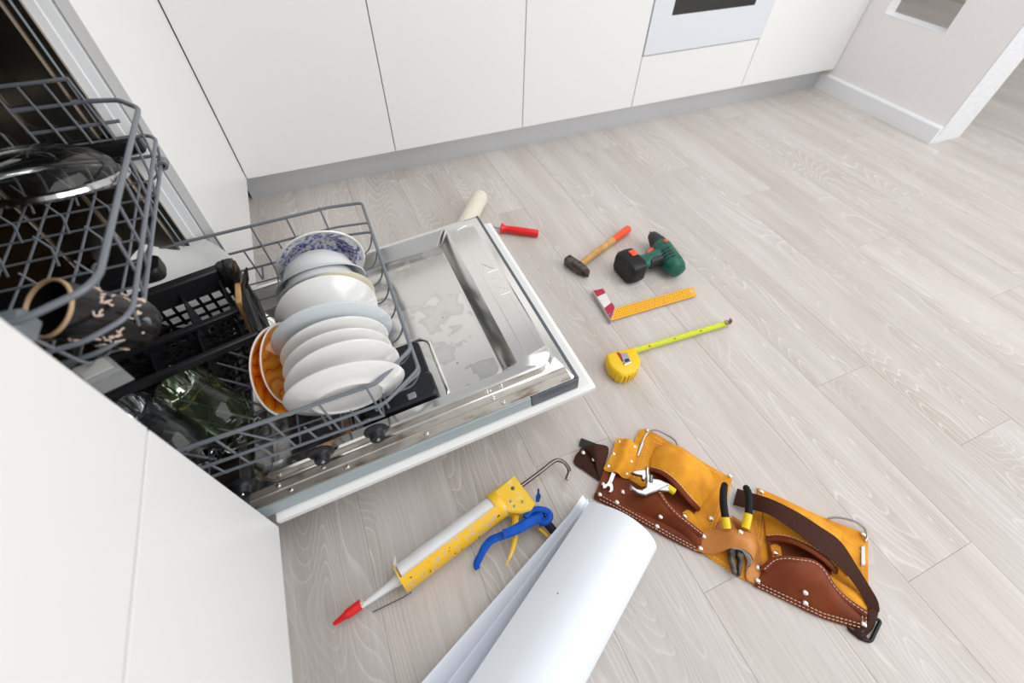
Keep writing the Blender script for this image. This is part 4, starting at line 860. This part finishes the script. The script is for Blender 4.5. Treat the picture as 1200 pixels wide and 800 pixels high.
belt = thing('tool_belt', 'leather tool belt with yellow suede and brown pockets spread on the floor', 'tool belt', (0.7996, -0.3119, 0))
def skin(name, A, B_, m, z=None, nu=24, nv=10, H=0.0, f=None, th=.0022, label=None, smooth=.9):
    """leather between two edge curves; H, f raise the middle"""
    a, b_ = resample(cr(A, 6), nu), resample(cr(B_, 6), nu); g = []
    for i in range(nu):
        row = []
        for j in range(nv):
            t = j/(nv-1); p = a[i].lerp(b_[i], t); u = i/(nu-1)
            row.append(p + Vector((0, 0, H*(f(u, t) if f else math.sin(math.pi*u)*math.sin(math.pi*t)))))
        g.append(row)
    return obj(name, MB().sheet(g, -th), m, belt, smooth, label=label), g
def rivets(pts, r=.0048):
    for q in pts: obj('rivet', MB().lathe([(0, -.001), (r, -.001), (r*.96, .0006), (r*.7, .0018), (r*.3, .0023), (0, .0024)], 14, frame(q, (0, 0, 1))), RIVET, belt)
ST = {}
def stitch(path, m, L_=.0042, gap=.0028, r=.00055, lift=.0006):
    P_ = [Vector(p) for p in path]; mb = ST.setdefault(m.name, (MB(), m))[0]; acc = 0; seg = []; on = True
    Q = resample(P_, max(8, int(sum((b-a).length for a, b in zip(P_, P_[1:]))/.0007)))
    d = 0; cur = [Q[0]]
    for a, b in zip(Q, Q[1:]):
        d += (b-a).length
        if on: cur.append(b)
        if d > (L_ if on else gap):
            if on and len(cur) > 1: mb.tube([p + Vector((0, 0, lift)) for p in (cur[0], cur[-1])], r, 5)
            on = not on; d = 0; cur = [b]
def rib(name, path, r, m, flat=.6, label=None): return obj(name, MB().tube(cr(path, 5), r, 10, flat=flat), m, belt, label=label)
# left loop and strap end
skin('strap_end', [(0.6233, -0.0213, 0.006), (0.6391, -0.0371, 0.006), (0.6547, -0.0528, 0.006), (0.6677, -0.0651, 0.006)], [(0.6106, -0.0344, 0.006), (0.6169, -0.045, 0.006), (0.6297, -0.0537, 0.006), (0.6445, -0.0666, 0.006)], mat('black_strap', (.012, .011, .011), .6), H=.003)
skin('strap_loop', [(0.6117, -0.0447, 0.012), (0.6231, -0.0641, 0.01), (0.6221, -0.0931, 0.008), (0.6158, -0.1232, 0.006)], [(0.5897, -0.0548, 0.006), (0.58, -0.0694, 0.004), (0.5949, -0.0969, 0.004), (0.6095, -0.1238, 0.004)], WEB, H=.004)
skin('strap_loop', [(0.6155, -0.0451, 0.014), (0.6404, -0.0529, 0.022), (0.6646, -0.0666, 0.016), (0.6603, -0.0796, 0.01)], [(0.6184, -0.0629, 0.016), (0.6192, -0.0868, 0.02), (0.6155, -0.107, 0.012), (0.613, -0.1261, 0.006)], WEB, H=.008)
rivets([(0.6076, -0.0574, 0.014), (0.6209, -0.0814, 0.016)], .005)
# left pouch: backing and base
skin('back_panel', [(0.7422, -0.0675, 0.004), (0.7748, -0.0574, 0.004), (0.8236, -0.1359, 0.004), (0.882, -0.2339, 0.004)], [(0.6691, -0.1426, 0.004), (0.6524, -0.1954, 0.004), (0.6959, -0.2784, 0.004), (0.7401, -0.3401, 0.004)], SUEDE, nu=20, nv=8, H=.001, label='yellow suede backing')
skin('back_strap', [(0.7675, -0.0573, 0.005), (0.7768, -0.0576, 0.005), (0.7785, -0.069, 0.005)], [(0.7281, -0.0852, 0.005), (0.7335, -0.0875, 0.005), (0.733, -0.0986, 0.005)], SUEDE, nu=8, nv=8, H=.001)
skin('base_panel', [(0.6385, -0.1021, 0.008), (0.6612, -0.1327, 0.008), (0.6949, -0.1874, 0.008), (0.7233, -0.2678, 0.008), (0.7472, -0.3134, 0.008)], [(0.5812, -0.1543, 0.005), (0.6053, -0.1836, 0.005), (0.6439, -0.2334, 0.005), (0.6867, -0.2905, 0.005), (0.723, -0.3298, 0.005)], BROWN, nu=28, nv=12, H=.006, f=lambda u, t: math.sin(math.pi*min(1, t*1.05))*(.4 + .6*math.sin(math.pi*u)), label='brown leather base')
skin('base_welt', [(0.5869, -0.1457, 0.012), (0.6092, -0.1744, 0.012), (0.6478, -0.2245, 0.012), (0.6904, -0.2819, 0.012), (0.7225, -0.3213, 0.012)], [(0.5807, -0.1537, 0.004), (0.6052, -0.1841, 0.004), (0.6439, -0.2339, 0.004), (0.6866, -0.2911, 0.004), (0.7225, -0.331, 0.004)], BROWN, nu=28, nv=5, H=.003)
stitch([(0.593, -0.1554, 0.0155), (0.6127, -0.181, 0.0155), (0.646, -0.2258, 0.0155), (0.6879, -0.2836, 0.0155), (0.7168, -0.3214, 0.0155)], THREAD); stitch([(0.5895, -0.1625, 0.0125), (0.6101, -0.1864, 0.0125), (0.6434, -0.231, 0.0125), (0.6858, -0.2879, 0.0125), (0.7152, -0.325, 0.0125)], THREAD)
# wrench sheath with six rivets
def channel(u, t): return math.exp(-((t-.5)/.22)**2)
skin('wrench_sheath', [(0.698, -0.0546, 0.01), (0.6735, -0.0763, 0.01), (0.6519, -0.0936, 0.01), (0.6313, -0.1064, 0.01), (0.6323, -0.1121, 0.01)], [(0.7328, -0.0898, 0.01), (0.7092, -0.1154, 0.01), (0.687, -0.136, 0.01), (0.6734, -0.147, 0.01), (0.6639, -0.145, 0.01)], SUEDE, nu=16, nv=14, H=.013, f=channel, label='yellow suede sheath')
rivets([(0.6981, -0.0663, 0.012), (0.7227, -0.0884, 0.012), (0.6699, -0.0858, 0.012), (0.6963, -0.1153, 0.012), (0.6439, -0.1062, 0.012), (0.6714, -0.1367, 0.012)])
# big upper pocket on the left
mouthA = [(0.7257, -0.1468, 0.012), (0.7358, -0.1654, 0.03), (0.7446, -0.1947, 0.038), (0.7536, -0.2338, 0.034), (0.77, -0.2586, 0.016)]
skin('pocket', [(0.7421, -0.127, 0.01), (0.7771, -0.1073, 0.008), (0.8187, -0.1246, 0.008), (0.8466, -0.1892, 0.008), (0.8384, -0.2336, 0.008)], mouthA, SUEDE, nu=26, nv=14, H=.020, f=lambda u, t: math.sin(math.pi*u)**.7*math.sin(math.pi*min(1, t))*1.0 + 0, label='yellow suede pocket')
rib('pocket_binding', [(0.7243, -0.1473, 0.012), (0.7341, -0.1678, 0.03), (0.7424, -0.1978, 0.038), (0.7509, -0.2374, 0.034), (0.7662, -0.2608, 0.016)], .0055, BROWN, .55)
stitch([Vector(p) + Vector((0, 0, .0035)) for p in cr([(0.7276, -0.1464, 0.014), (0.737, -0.1658, 0.032), (0.7458, -0.1951, 0.04), (0.7548, -0.2341, 0.036), (0.7679, -0.2536, 0.02)], 6)], THREAD)
# inner pocket of brown leather with its rolled lip
lip = [(0.6654, -0.1786, 0.012), (0.6858, -0.1852, 0.022), (0.7005, -0.2004, 0.03), (0.7013, -0.2258, 0.031), (0.7087, -0.254, 0.029), (0.7236, -0.2795, 0.022), (0.7384, -0.3027, 0.014)]
skin('inner_pocket_back', [(0.7235, -0.1501, 0.012), (0.7477, -0.1728, 0.012), (0.7557, -0.2224, 0.012), (0.765, -0.2589, 0.012)], [(0.7029, -0.1876, 0.01), (0.7148, -0.22, 0.01), (0.7263, -0.2513, 0.01), (0.7374, -0.2707, 0.01)], BROWN, nu=18, nv=8, H=-.004)
skin('inner_pocket', lip, [(0.6279, -0.1719, 0.01), (0.6472, -0.2105, 0.01), (0.6671, -0.2338, 0.01), (0.6872, -0.2586, 0.01), (0.706, -0.2843, 0.01), (0.718, -0.3069, 0.01), (0.7297, -0.3238, 0.01)], BROWN, nu=30, nv=14, H=.010, f=lambda u, t: math.sin(math.pi*u)**.8*math.sin(math.pi*(t*.8 + .2)), label='brown leather pocket')
rib('pocket_lip', [Vector(p) + Vector((0, 0, .0045)) for p in lip], .0062, BROWN, .6)
stitch([Vector(p) + Vector((0, 0, .0085)) for p in cr(lip, 6)], THREAD)
skin('side_gusset', [(0.734, -0.2515, 0.012), (0.747, -0.2513, 0.012), (0.7525, -0.2611, 0.012)], [(0.7255, -0.2638, 0.01), (0.736, -0.2917, 0.01), (0.7442, -0.3265, 0.01)], SUEDE, nu=10, nv=8, H=.003)
rivets([(0.7758, -0.0648, 0.008), (0.8807, -0.2261, 0.008), (0.7299, -0.2599, 0.02), (0.7811, -0.2836, 0.01), (0.5944, -0.1535, 0.014), (0.6184, -0.1817, 0.016), (0.6422, -0.1677, 0.014), (0.6813, -0.2426, 0.024), (0.6677, -0.2541, 0.016), (0.613, -0.1367, 0.012)])
for pth in ([(0.7774, -0.0797, 0.008), (0.8162, -0.1438, 0.008), (0.8669, -0.2272, 0.008)], [(0.8627, -0.2377, 0.008), (0.8181, -0.2665, 0.008), (0.7472, -0.3134, 0.008)], [(0.8665, -0.2414, 0.008), (0.8247, -0.2693, 0.008), (0.7514, -0.3187, 0.008)], [(0.7561, -0.087, 0.008), (0.7077, -0.1289, 0.008), (0.6742, -0.1567, 0.008)], [(0.7615, -0.0893, 0.008), (0.7118, -0.1328, 0.008), (0.6842, -0.1547, 0.008)], [(0.7721, -0.094, 0.0085), (0.7817, -0.1071, 0.0085), (0.7949, -0.1149, 0.0085)]): stitch(pth, THREADY)
obj('hammer_loop', MB().tube(cr([(0.7182, -0.1095, 0.008), (0.7382, -0.0921, 0.01), (0.7637, -0.0738, 0.012), (0.7849, -0.0719, 0.016), (0.8019, -0.0907, 0.018), (0.8151, -0.1103, 0.014), (0.8181, -0.1221, 0.008)], 6), .0023, 8), LOOPM, belt)
obj('loop_plate', MB().prism([p[:2] for p in [(0.7415, -0.0889, 0.01), (0.7502, -0.0879, 0.01), (0.7219, -0.1098, 0.01), (0.7153, -0.1114, 0.01)]], .008, .010, .0005), LOOPM, belt)
# plier holder in the middle
skin('centre_panel', [(0.7914, -0.2878, 0.004), (0.8156, -0.2905, 0.004), (0.8356, -0.3138, 0.004), (0.8763, -0.3086, 0.004), (0.8846, -0.3195, 0.004)], [(0.7266, -0.331, 0.004), (0.745, -0.362, 0.004), (0.7623, -0.3903, 0.004), (0.7787, -0.4114, 0.004), (0.7875, -0.4244, 0.004)], SUEDE, nu=16, nv=8, H=.002)
skin('holder_back', [(0.795, -0.2943, 0.008), (0.8165, -0.2923, 0.008), (0.827, -0.3059, 0.008)], [(0.7737, -0.3058, 0.01), (0.8014, -0.3192, 0.01), (0.8224, -0.3352, 0.01)], TANL, nu=10, nv=6, H=.004)
skin('holder_back', [(0.8188, -0.2954, 0.02), (0.8284, -0.3122, 0.02), (0.8371, -0.332, 0.02), (0.8364, -0.3544, 0.02)], [(0.8155, -0.3169, 0.012), (0.8196, -0.3346, 0.012), (0.8255, -0.3475, 0.012), (0.8267, -0.3652, 0.012)], TANL, nu=14, nv=6, H=.006)
skin('plier_holder', [(0.7445, -0.2971, 0.01), (0.7684, -0.3055, 0.022), (0.7878, -0.3185, 0.038), (0.8104, -0.3315, 0.038), (0.8318, -0.345, 0.024), (0.8352, -0.3654, 0.012), (0.8251, -0.3806, 0.009), (0.8123, -0.4013, 0.009)], [(0.7148, -0.3223, 0.009), (0.7341, -0.3379, 0.012), (0.7536, -0.3437, 0.022), (0.7681, -0.3463, 0.034), (0.7857, -0.3559, 0.036), (0.7968, -0.3705, 0.03), (0.7974, -0.383, 0.02), (0.7798, -0.3896, 0.011), (0.7716, -0.4018, 0.01), (0.7869, -0.4174, 0.009)], TANL, nu=40, nv=12, H=.008, label='tan leather plier holder')
skin('holder_lining', [(0.7697, -0.3456, 0.032), (0.7843, -0.354, 0.034), (0.7933, -0.3674, 0.03), (0.7949, -0.3805, 0.021), (0.7829, -0.3879, 0.012)], [(0.7708, -0.348, 0.03), (0.7844, -0.3563, 0.03), (0.7896, -0.366, 0.024), (0.7912, -0.3773, 0.014), (0.7802, -0.3875, 0.008)], mat('grey_lining', (.42, .41, .40), .9), nu=20, nv=4)
rivets([(0.7436, -0.3067, 0.014), (0.7241, -0.3219, 0.012), (0.8037, -0.3932, 0.013), (0.7879, -0.41, 0.012), (0.7996, -0.3304, 0.044), (0.782, -0.284, 0.01)])
for pth in ([(0.7395, -0.344, 0.0075), (0.7519, -0.3641, 0.0075), (0.763, -0.3802, 0.0075)], [(0.7324, -0.3477, 0.0075), (0.7448, -0.3676, 0.0075), (0.7559, -0.3836, 0.0075)], [(0.8632, -0.323, 0.008), (0.8361, -0.3647, 0.008), (0.8077, -0.3862, 0.008)]): stitch(pth, THREADY)
# right pouch
skin('back_panel', [(0.9205, -0.2705, 0.004), (0.9559, -0.3132, 0.004), (1.0021, -0.3727, 0.004), (1.0589, -0.4331, 0.004)], [(0.7797, -0.4149, 0.004), (0.825, -0.4675, 0.004), (0.8712, -0.5133, 0.004), (0.9207, -0.5499, 0.004)], SUEDE, nu=22, nv=10, H=.001, label='yellow suede backing')
mouthB = [(0.8602, -0.3564, 0.01), (0.8745, -0.3647, 0.024), (0.8878, -0.3789, 0.036), (0.9053, -0.4046, 0.042), (0.923, -0.4333, 0.036), (0.9382, -0.456, 0.016)]
skin('pocket', [(0.9064, -0.2959, 0.008), (0.9406, -0.3141, 0.008), (0.9743, -0.3512, 0.008), (0.999, -0.3838, 0.008), (1.0128, -0.4077, 0.008)], mouthB, SUEDE, nu=26, nv=14, H=.016, f=lambda u, t: math.sin(math.pi*u)**.7*math.sin(math.pi*t), label='yellow suede pocket')
rib('pocket_binding', [(0.8578, -0.3589, 0.01), (0.8715, -0.3678, 0.024), (0.8848, -0.3819, 0.036), (0.9018, -0.4081, 0.042), (0.9194, -0.4366, 0.036), (0.9342, -0.4576, 0.016)], .0055, BROWN, .55)
stitch([Vector(p) + Vector((0, 0, .0035)) for p in cr([(0.8617, -0.3558, 0.012), (0.8744, -0.3635, 0.026), (0.8876, -0.3777, 0.038), (0.9051, -0.4034, 0.044), (0.9227, -0.4321, 0.038), (0.9339, -0.448, 0.024)], 6)], THREAD)
lip2 = [(0.8075, -0.4, 0.012), (0.8295, -0.3959, 0.024), (0.8469, -0.4011, 0.032), (0.8637, -0.4115, 0.036), (0.8871, -0.4262, 0.036), (0.8973, -0.4438, 0.032), (0.8973, -0.4718, 0.026), (0.9079, -0.4989, 0.018), (0.9272, -0.5294, 0.012)]
skin('inner_pocket_back', [(0.8562, -0.364, 0.012), (0.8908, -0.3854, 0.012), (0.9231, -0.4193, 0.012), (0.9319, -0.4525, 0.012)], [(0.8314, -0.3971, 0.012), (0.8704, -0.4168, 0.012), (0.9015, -0.4397, 0.012), (0.9108, -0.4657, 0.012)], BROWN, nu=18, nv=8, H=-.003)
skin('inner_pocket', lip2, [(0.7826, -0.4138, 0.008), (0.8026, -0.4346, 0.008), (0.8216, -0.4577, 0.008), (0.8413, -0.4794, 0.008), (0.8607, -0.5007, 0.008), (0.8808, -0.5207, 0.008), (0.8979, -0.5336, 0.008), (0.9088, -0.5424, 0.008), (0.9163, -0.547, 0.008)], BROWN, nu=32, nv=14, H=.014, f=lambda u, t: math.sin(math.pi*u)**.8*math.sin(math.pi*(t*.8 + .2)), label='brown leather pocket')
rib('pocket_lip', [Vector(p) + Vector((0, 0, .005)) for p in lip2], .0064, BROWN, .6)
stitch([Vector(p) + Vector((0, 0, .0092)) for p in cr(lip2, 6)], THREAD)
skin('side_gusset', [(0.8551, -0.3721, 0.012), (0.8669, -0.3736, 0.012), (0.8716, -0.3824, 0.012)], [(0.8405, -0.3944, 0.012), (0.847, -0.3988, 0.012), (0.8574, -0.4015, 0.012)], SUEDE, nu=6, nv=6, H=.003)
skin('side_gusset', [(0.916, -0.4494, 0.014), (0.9288, -0.4737, 0.014), (0.9519, -0.5109, 0.014)], [(0.9073, -0.4762, 0.01), (0.914, -0.5032, 0.01), (0.934, -0.5306, 0.01)], SUEDE, nu=14, nv=8, H=.004)
for k in range(3): rib('tool_loop', [(0.9405, -0.4534, 0.014), (0.9432, -0.4531, 0.022), (0.949, -0.4618, 0.014)] if k == 0 else ([(0.9471, -0.4673, 0.014), (0.9513, -0.4676, 0.022), (0.9558, -0.4773, 0.014)] if k == 1 else [(0.9524, -0.4822, 0.014), (0.9537, -0.4827, 0.022), (0.9583, -0.4924, 0.014)]), .0042, SUEDE, .6)
skin('base_welt', [(0.782, -0.4096, 0.012), (0.8172, -0.449, 0.012), (0.8604, -0.4982, 0.012), (0.9168, -0.5435, 0.012)], [(0.7787, -0.416, 0.004), (0.8145, -0.4571, 0.004), (0.8579, -0.5062, 0.004), (0.9174, -0.5526, 0.004)], BROWN, nu=24, nv=5, H=.003)
stitch([(0.7825, -0.4136, 0.0155), (0.8146, -0.4493, 0.0155), (0.8576, -0.4983, 0.0155), (0.9099, -0.5395, 0.0155)], THREAD); stitch([(0.78, -0.4182, 0.0125), (0.8117, -0.4543, 0.0125), (0.8553, -0.5026, 0.0125), (0.9075, -0.5438, 0.0125)], THREAD)
stitch([(0.9249, -0.5232, 0.0155), (0.9063, -0.5408, 0.0155)], THREAD); stitch([(0.9303, -0.5269, 0.0155), (0.9108, -0.5441, 0.0155)], THREAD)
for pth in ([(0.916, -0.2881, 0.008), (0.8593, -0.3395, 0.008), (0.8132, -0.3803, 0.008)], [(0.9184, -0.2931, 0.008), (0.8582, -0.3479, 0.008), (0.8108, -0.3875, 0.008)], [(1.0015, -0.4136, 0.008), (1.0119, -0.4354, 0.008), (1.0147, -0.457, 0.008)], [(0.9985, -0.4668, 0.008), (0.9533, -0.5105, 0.008)]): stitch(pth, THREADY)
rivets([(0.9194, -0.2806, 0.008), (1.0465, -0.4287, 0.01), (0.851, -0.3862, 0.018), (0.8445, -0.4592, 0.03), (0.8391, -0.4727, 0.018), (0.9256, -0.5253, 0.018), (0.9113, -0.5388, 0.016), (0.9575, -0.4993, 0.012)])
obj('hammer_loop', MB().tube(cr([(1.0059, -0.3775, 0.008), (1.0188, -0.3831, 0.014), (1.0323, -0.3937, 0.018), (1.0461, -0.4068, 0.018), (1.054, -0.4215, 0.014), (1.0502, -0.4347, 0.01), (1.0404, -0.4402, 0.007)], 6), .0023, 8), LOOPM, belt)
obj('loop_plate', MB().prism([p[:2] for p in [(1.0234, -0.4442, 0.01), (1.0332, -0.4449, 0.01), (1.0033, -0.4709, 0.01), (0.9931, -0.4698, 0.01)]], .006, .0085, .0005), LOOPM, belt)
# webbing strap lying across, folding under at the end
ea = [(0.8729, -0.2558, 0.012), (0.8869, -0.2755, 0.022), (0.9013, -0.306, 0.046), (0.9227, -0.346, 0.056), (0.9412, -0.3818, 0.056), (0.9642, -0.419, 0.046), (0.9674, -0.4655, 0.032), (0.9647, -0.5004, 0.026), (0.9616, -0.5222, 0.022), (0.9563, -0.5363, 0.014)]
eb = [(0.8435, -0.2791, 0.008), (0.8612, -0.3003, 0.02), (0.8723, -0.3249, 0.046), (0.8852, -0.3622, 0.058), (0.9, -0.3985, 0.058), (0.922, -0.437, 0.046), (0.9385, -0.4675, 0.032), (0.9429, -0.4995, 0.022), (0.9416, -0.5283, 0.012), (0.9435, -0.5387, 0.008)]
skin('webbing_strap', ea, eb, WEB, nu=44, nv=6, H=.001, th=.0016, label='dark brown webbing strap')
skin('webbing_strap', [(0.9625, -0.5328, 0.012), (0.9315, -0.5516, 0.004), (0.9008, -0.5565, 0.003)], [(0.9384, -0.5261, 0.016), (0.9202, -0.5407, 0.012), (0.8862, -0.5394, 0.004)], WEB, nu=16, nv=6, H=.004, th=.0016)
skin('webbing_strap', [(0.9063, -0.5643, 0.003), (0.8959, -0.5571, 0.003), (0.8899, -0.5478, 0.003), (0.8847, -0.5358, 0.003)], [(0.9055, -0.5509, 0.01), (0.8957, -0.547, 0.012), (0.8904, -0.5404, 0.01), (0.8867, -0.53, 0.006)], WEB, nu=10, nv=5, H=.002, th=.0016)
bk = fillet([(0.9381, -0.5381, 0.01), (0.9493, -0.5483, 0.008), (0.9078, -0.5649, 0.003), (0.8917, -0.5499, 0.003)], .006, 4, True)
obj('buckle', MB().tube(bk, .0032, 8, True), BLACKP, belt, label='black plastic buckle')
for nm, (mb, m) in ST.items(): obj('stitching', mb, m, belt, 0, kind='stuff')

# ---------------------------------------------------------------- tools held in the belt
WR = mat('polished_wrench', (.45, .45, .47), .3, 1.0)
SATIN = mat('satin_steel', (.52, .52, .53), .36, 1.0)
w = thing('open_end_wrench', 'small open-end wrench in the riveted suede sheath', 'wrench', (0.6282, -0.1346, 0.016))
obj('shank', MB().prism([p[:2] for p in [(0.6467, -0.1169, 0.019), (0.6541, -0.1242, 0.019), (0.6291, -0.1443, 0.019), (0.6226, -0.1376, 0.019)]], .0150, .0192, .001), SATIN, w, .4)
obj('jaw', MB().prism([p[:2] for p in [(0.6244, -0.1363, 0.019), (0.6168, -0.1402, 0.019), (0.6083, -0.1386, 0.019), (0.6045, -0.147, 0.019), (0.61, -0.1483, 0.019), (0.6165, -0.146, 0.019), (0.6197, -0.1494, 0.019), (0.6164, -0.1549, 0.019), (0.6107, -0.1574, 0.019), (0.616, -0.1606, 0.019), (0.6243, -0.1573, 0.019), (0.6278, -0.1508, 0.019), (0.6296, -0.1445, 0.019)]], .0150, .0196, .001), SATIN, w, .4)
w = thing('adjustable_wrench', 'chrome adjustable wrench with open jaws poking out of the suede pocket', 'wrench', (0.6986, -0.1721, 0.03))
z0, z1 = .034, .045
obj('fixed_jaw', MB().prism([p[:2] for p in [(0.7047, -0.1468, 0.045), (0.7103, -0.1513, 0.045), (0.7017, -0.1639, 0.045), (0.7014, -0.1737, 0.045), (0.7135, -0.1807, 0.045), (0.7218, -0.1901, 0.045), (0.7257, -0.1996, 0.045), (0.7084, -0.2, 0.045), (0.6956, -0.2004, 0.045), (0.6839, -0.1993, 0.045), (0.6696, -0.199, 0.045), (0.6571, -0.1899, 0.045), (0.6507, -0.1777, 0.045), (0.6516, -0.1666, 0.045), (0.6538, -0.1665, 0.045), (0.6597, -0.1796, 0.045), (0.668, -0.1859, 0.045), (0.6791, -0.1848, 0.045), (0.6884, -0.1741, 0.045), (0.6972, -0.1579, 0.045)]], z0, z1, .002), WR, w, .5)
obj('movable_jaw', MB().prism([p[:2] for p in [(0.669, -0.1461, 0.045), (0.6777, -0.1457, 0.045), (0.6887, -0.1483, 0.045), (0.7009, -0.1524, 0.045), (0.6928, -0.1661, 0.045), (0.6861, -0.1712, 0.045), (0.6822, -0.1676, 0.045), (0.6852, -0.16, 0.045), (0.6763, -0.1542, 0.045)]], z0 + .001, z1 - .001, .0015), WR, w, .5)
obj('adjusting_screw', MB().tube([(0.7034, -0.1681, 0.044), (0.6942, -0.1801, 0.044)], [.0042]*2, 12), mat('knurl_steel', (.25, .25, .26), .35, 1.0), w)
for k in range(4): obj('thread_ring', MB().lathe([(.0040, -.0006), (.0048, 0), (.0040, .0006)], 12, frame(Vector((0.7023, -0.1697, 0.044)).lerp(Vector((0.6947, -0.1793, 0.044)), k/3), Vector((0.6947, -0.1793, 0.044)) - Vector((0.7023, -0.1697, 0.044)))), SATIN, w)
obj('shank', MB().prism([p[:2] for p in [(0.7173, -0.1819, 0.044), (0.7306, -0.1992, 0.044), (0.7295, -0.2065, 0.044), (0.7171, -0.209, 0.044), (0.6971, -0.1987, 0.044)]], z0 + .001, z1 - .002, .0015), WR, w, .5)
obj('grip', MB().tube([(0.7232, -0.2005, 0.038), (0.7324, -0.2134, 0.034)], .0075, 10), mat('yellow_grip', (.75, .58, .01), .4), w, label='yellow grip')
w = thing('pliers', 'pliers with black and yellow handles standing in the tan leather holder', 'pliers', (0.7856, -0.3466, 0.02))
hl = cr([(0.831, -0.2427, 0.052), (0.8139, -0.2574, 0.054), (0.8002, -0.275, 0.052), (0.7892, -0.2971, 0.046), (0.7815, -0.3147, 0.04)], 5)
hr = cr([(0.8664, -0.2634, 0.052), (0.8584, -0.2798, 0.054), (0.8477, -0.295, 0.052), (0.8348, -0.3099, 0.048), (0.8149, -0.3288, 0.04)], 5)
def taper(n): return [.0042] + [.0066]*2 + [.0072]*(n-3)
obj('handle', MB().tube(hl[:16], taper(16), 12), BLACKR, w); obj('handle', MB().tube(hr[:16], taper(16), 12), BLACKR, w)
YG = mat('bright_yellow_grip', (.86, .62, .005), .4)
obj('handle_collar', MB().tube(hl[15:], .0078, 12), YG, w); obj('handle_collar', MB().tube(hr[15:], .0078, 12), YG, w)
PJ = blotch(mat('oily_steel', (.12, .11, .10), .55, .7), 60, [(.35, (.05, .042, .035)), (.65, (.20, .18, .165))], detail=5)
obj('jaw', MB().prism([p[:2] for p in [(0.7774, -0.3341, 0.024), (0.7898, -0.3393, 0.024), (0.7754, -0.3583, 0.024), (0.7669, -0.3646, 0.024), (0.7615, -0.3767, 0.024), (0.7542, -0.3863, 0.024), (0.7492, -0.3826, 0.024), (0.755, -0.3676, 0.024), (0.7642, -0.352, 0.024)]], .014, .024, .002), PJ, w, .5)
obj('jaw', MB().prism([p[:2] for p in [(0.8046, -0.349, 0.024), (0.7929, -0.3406, 0.024), (0.7761, -0.3587, 0.024), (0.7737, -0.3674, 0.024), (0.7637, -0.3777, 0.024), (0.7527, -0.3903, 0.024), (0.7581, -0.3911, 0.024), (0.7768, -0.3768, 0.024), (0.7917, -0.3636, 0.024)]], .014, .024, .002), PJ, w, .5)
obj('pivot', MB().lathe([(0, 0), (.006, 0), (.0055, .002), (0, .0025)], 14, frame((0.7851, -0.3477, 0.025), (0, 0, 1))), PJ, w)
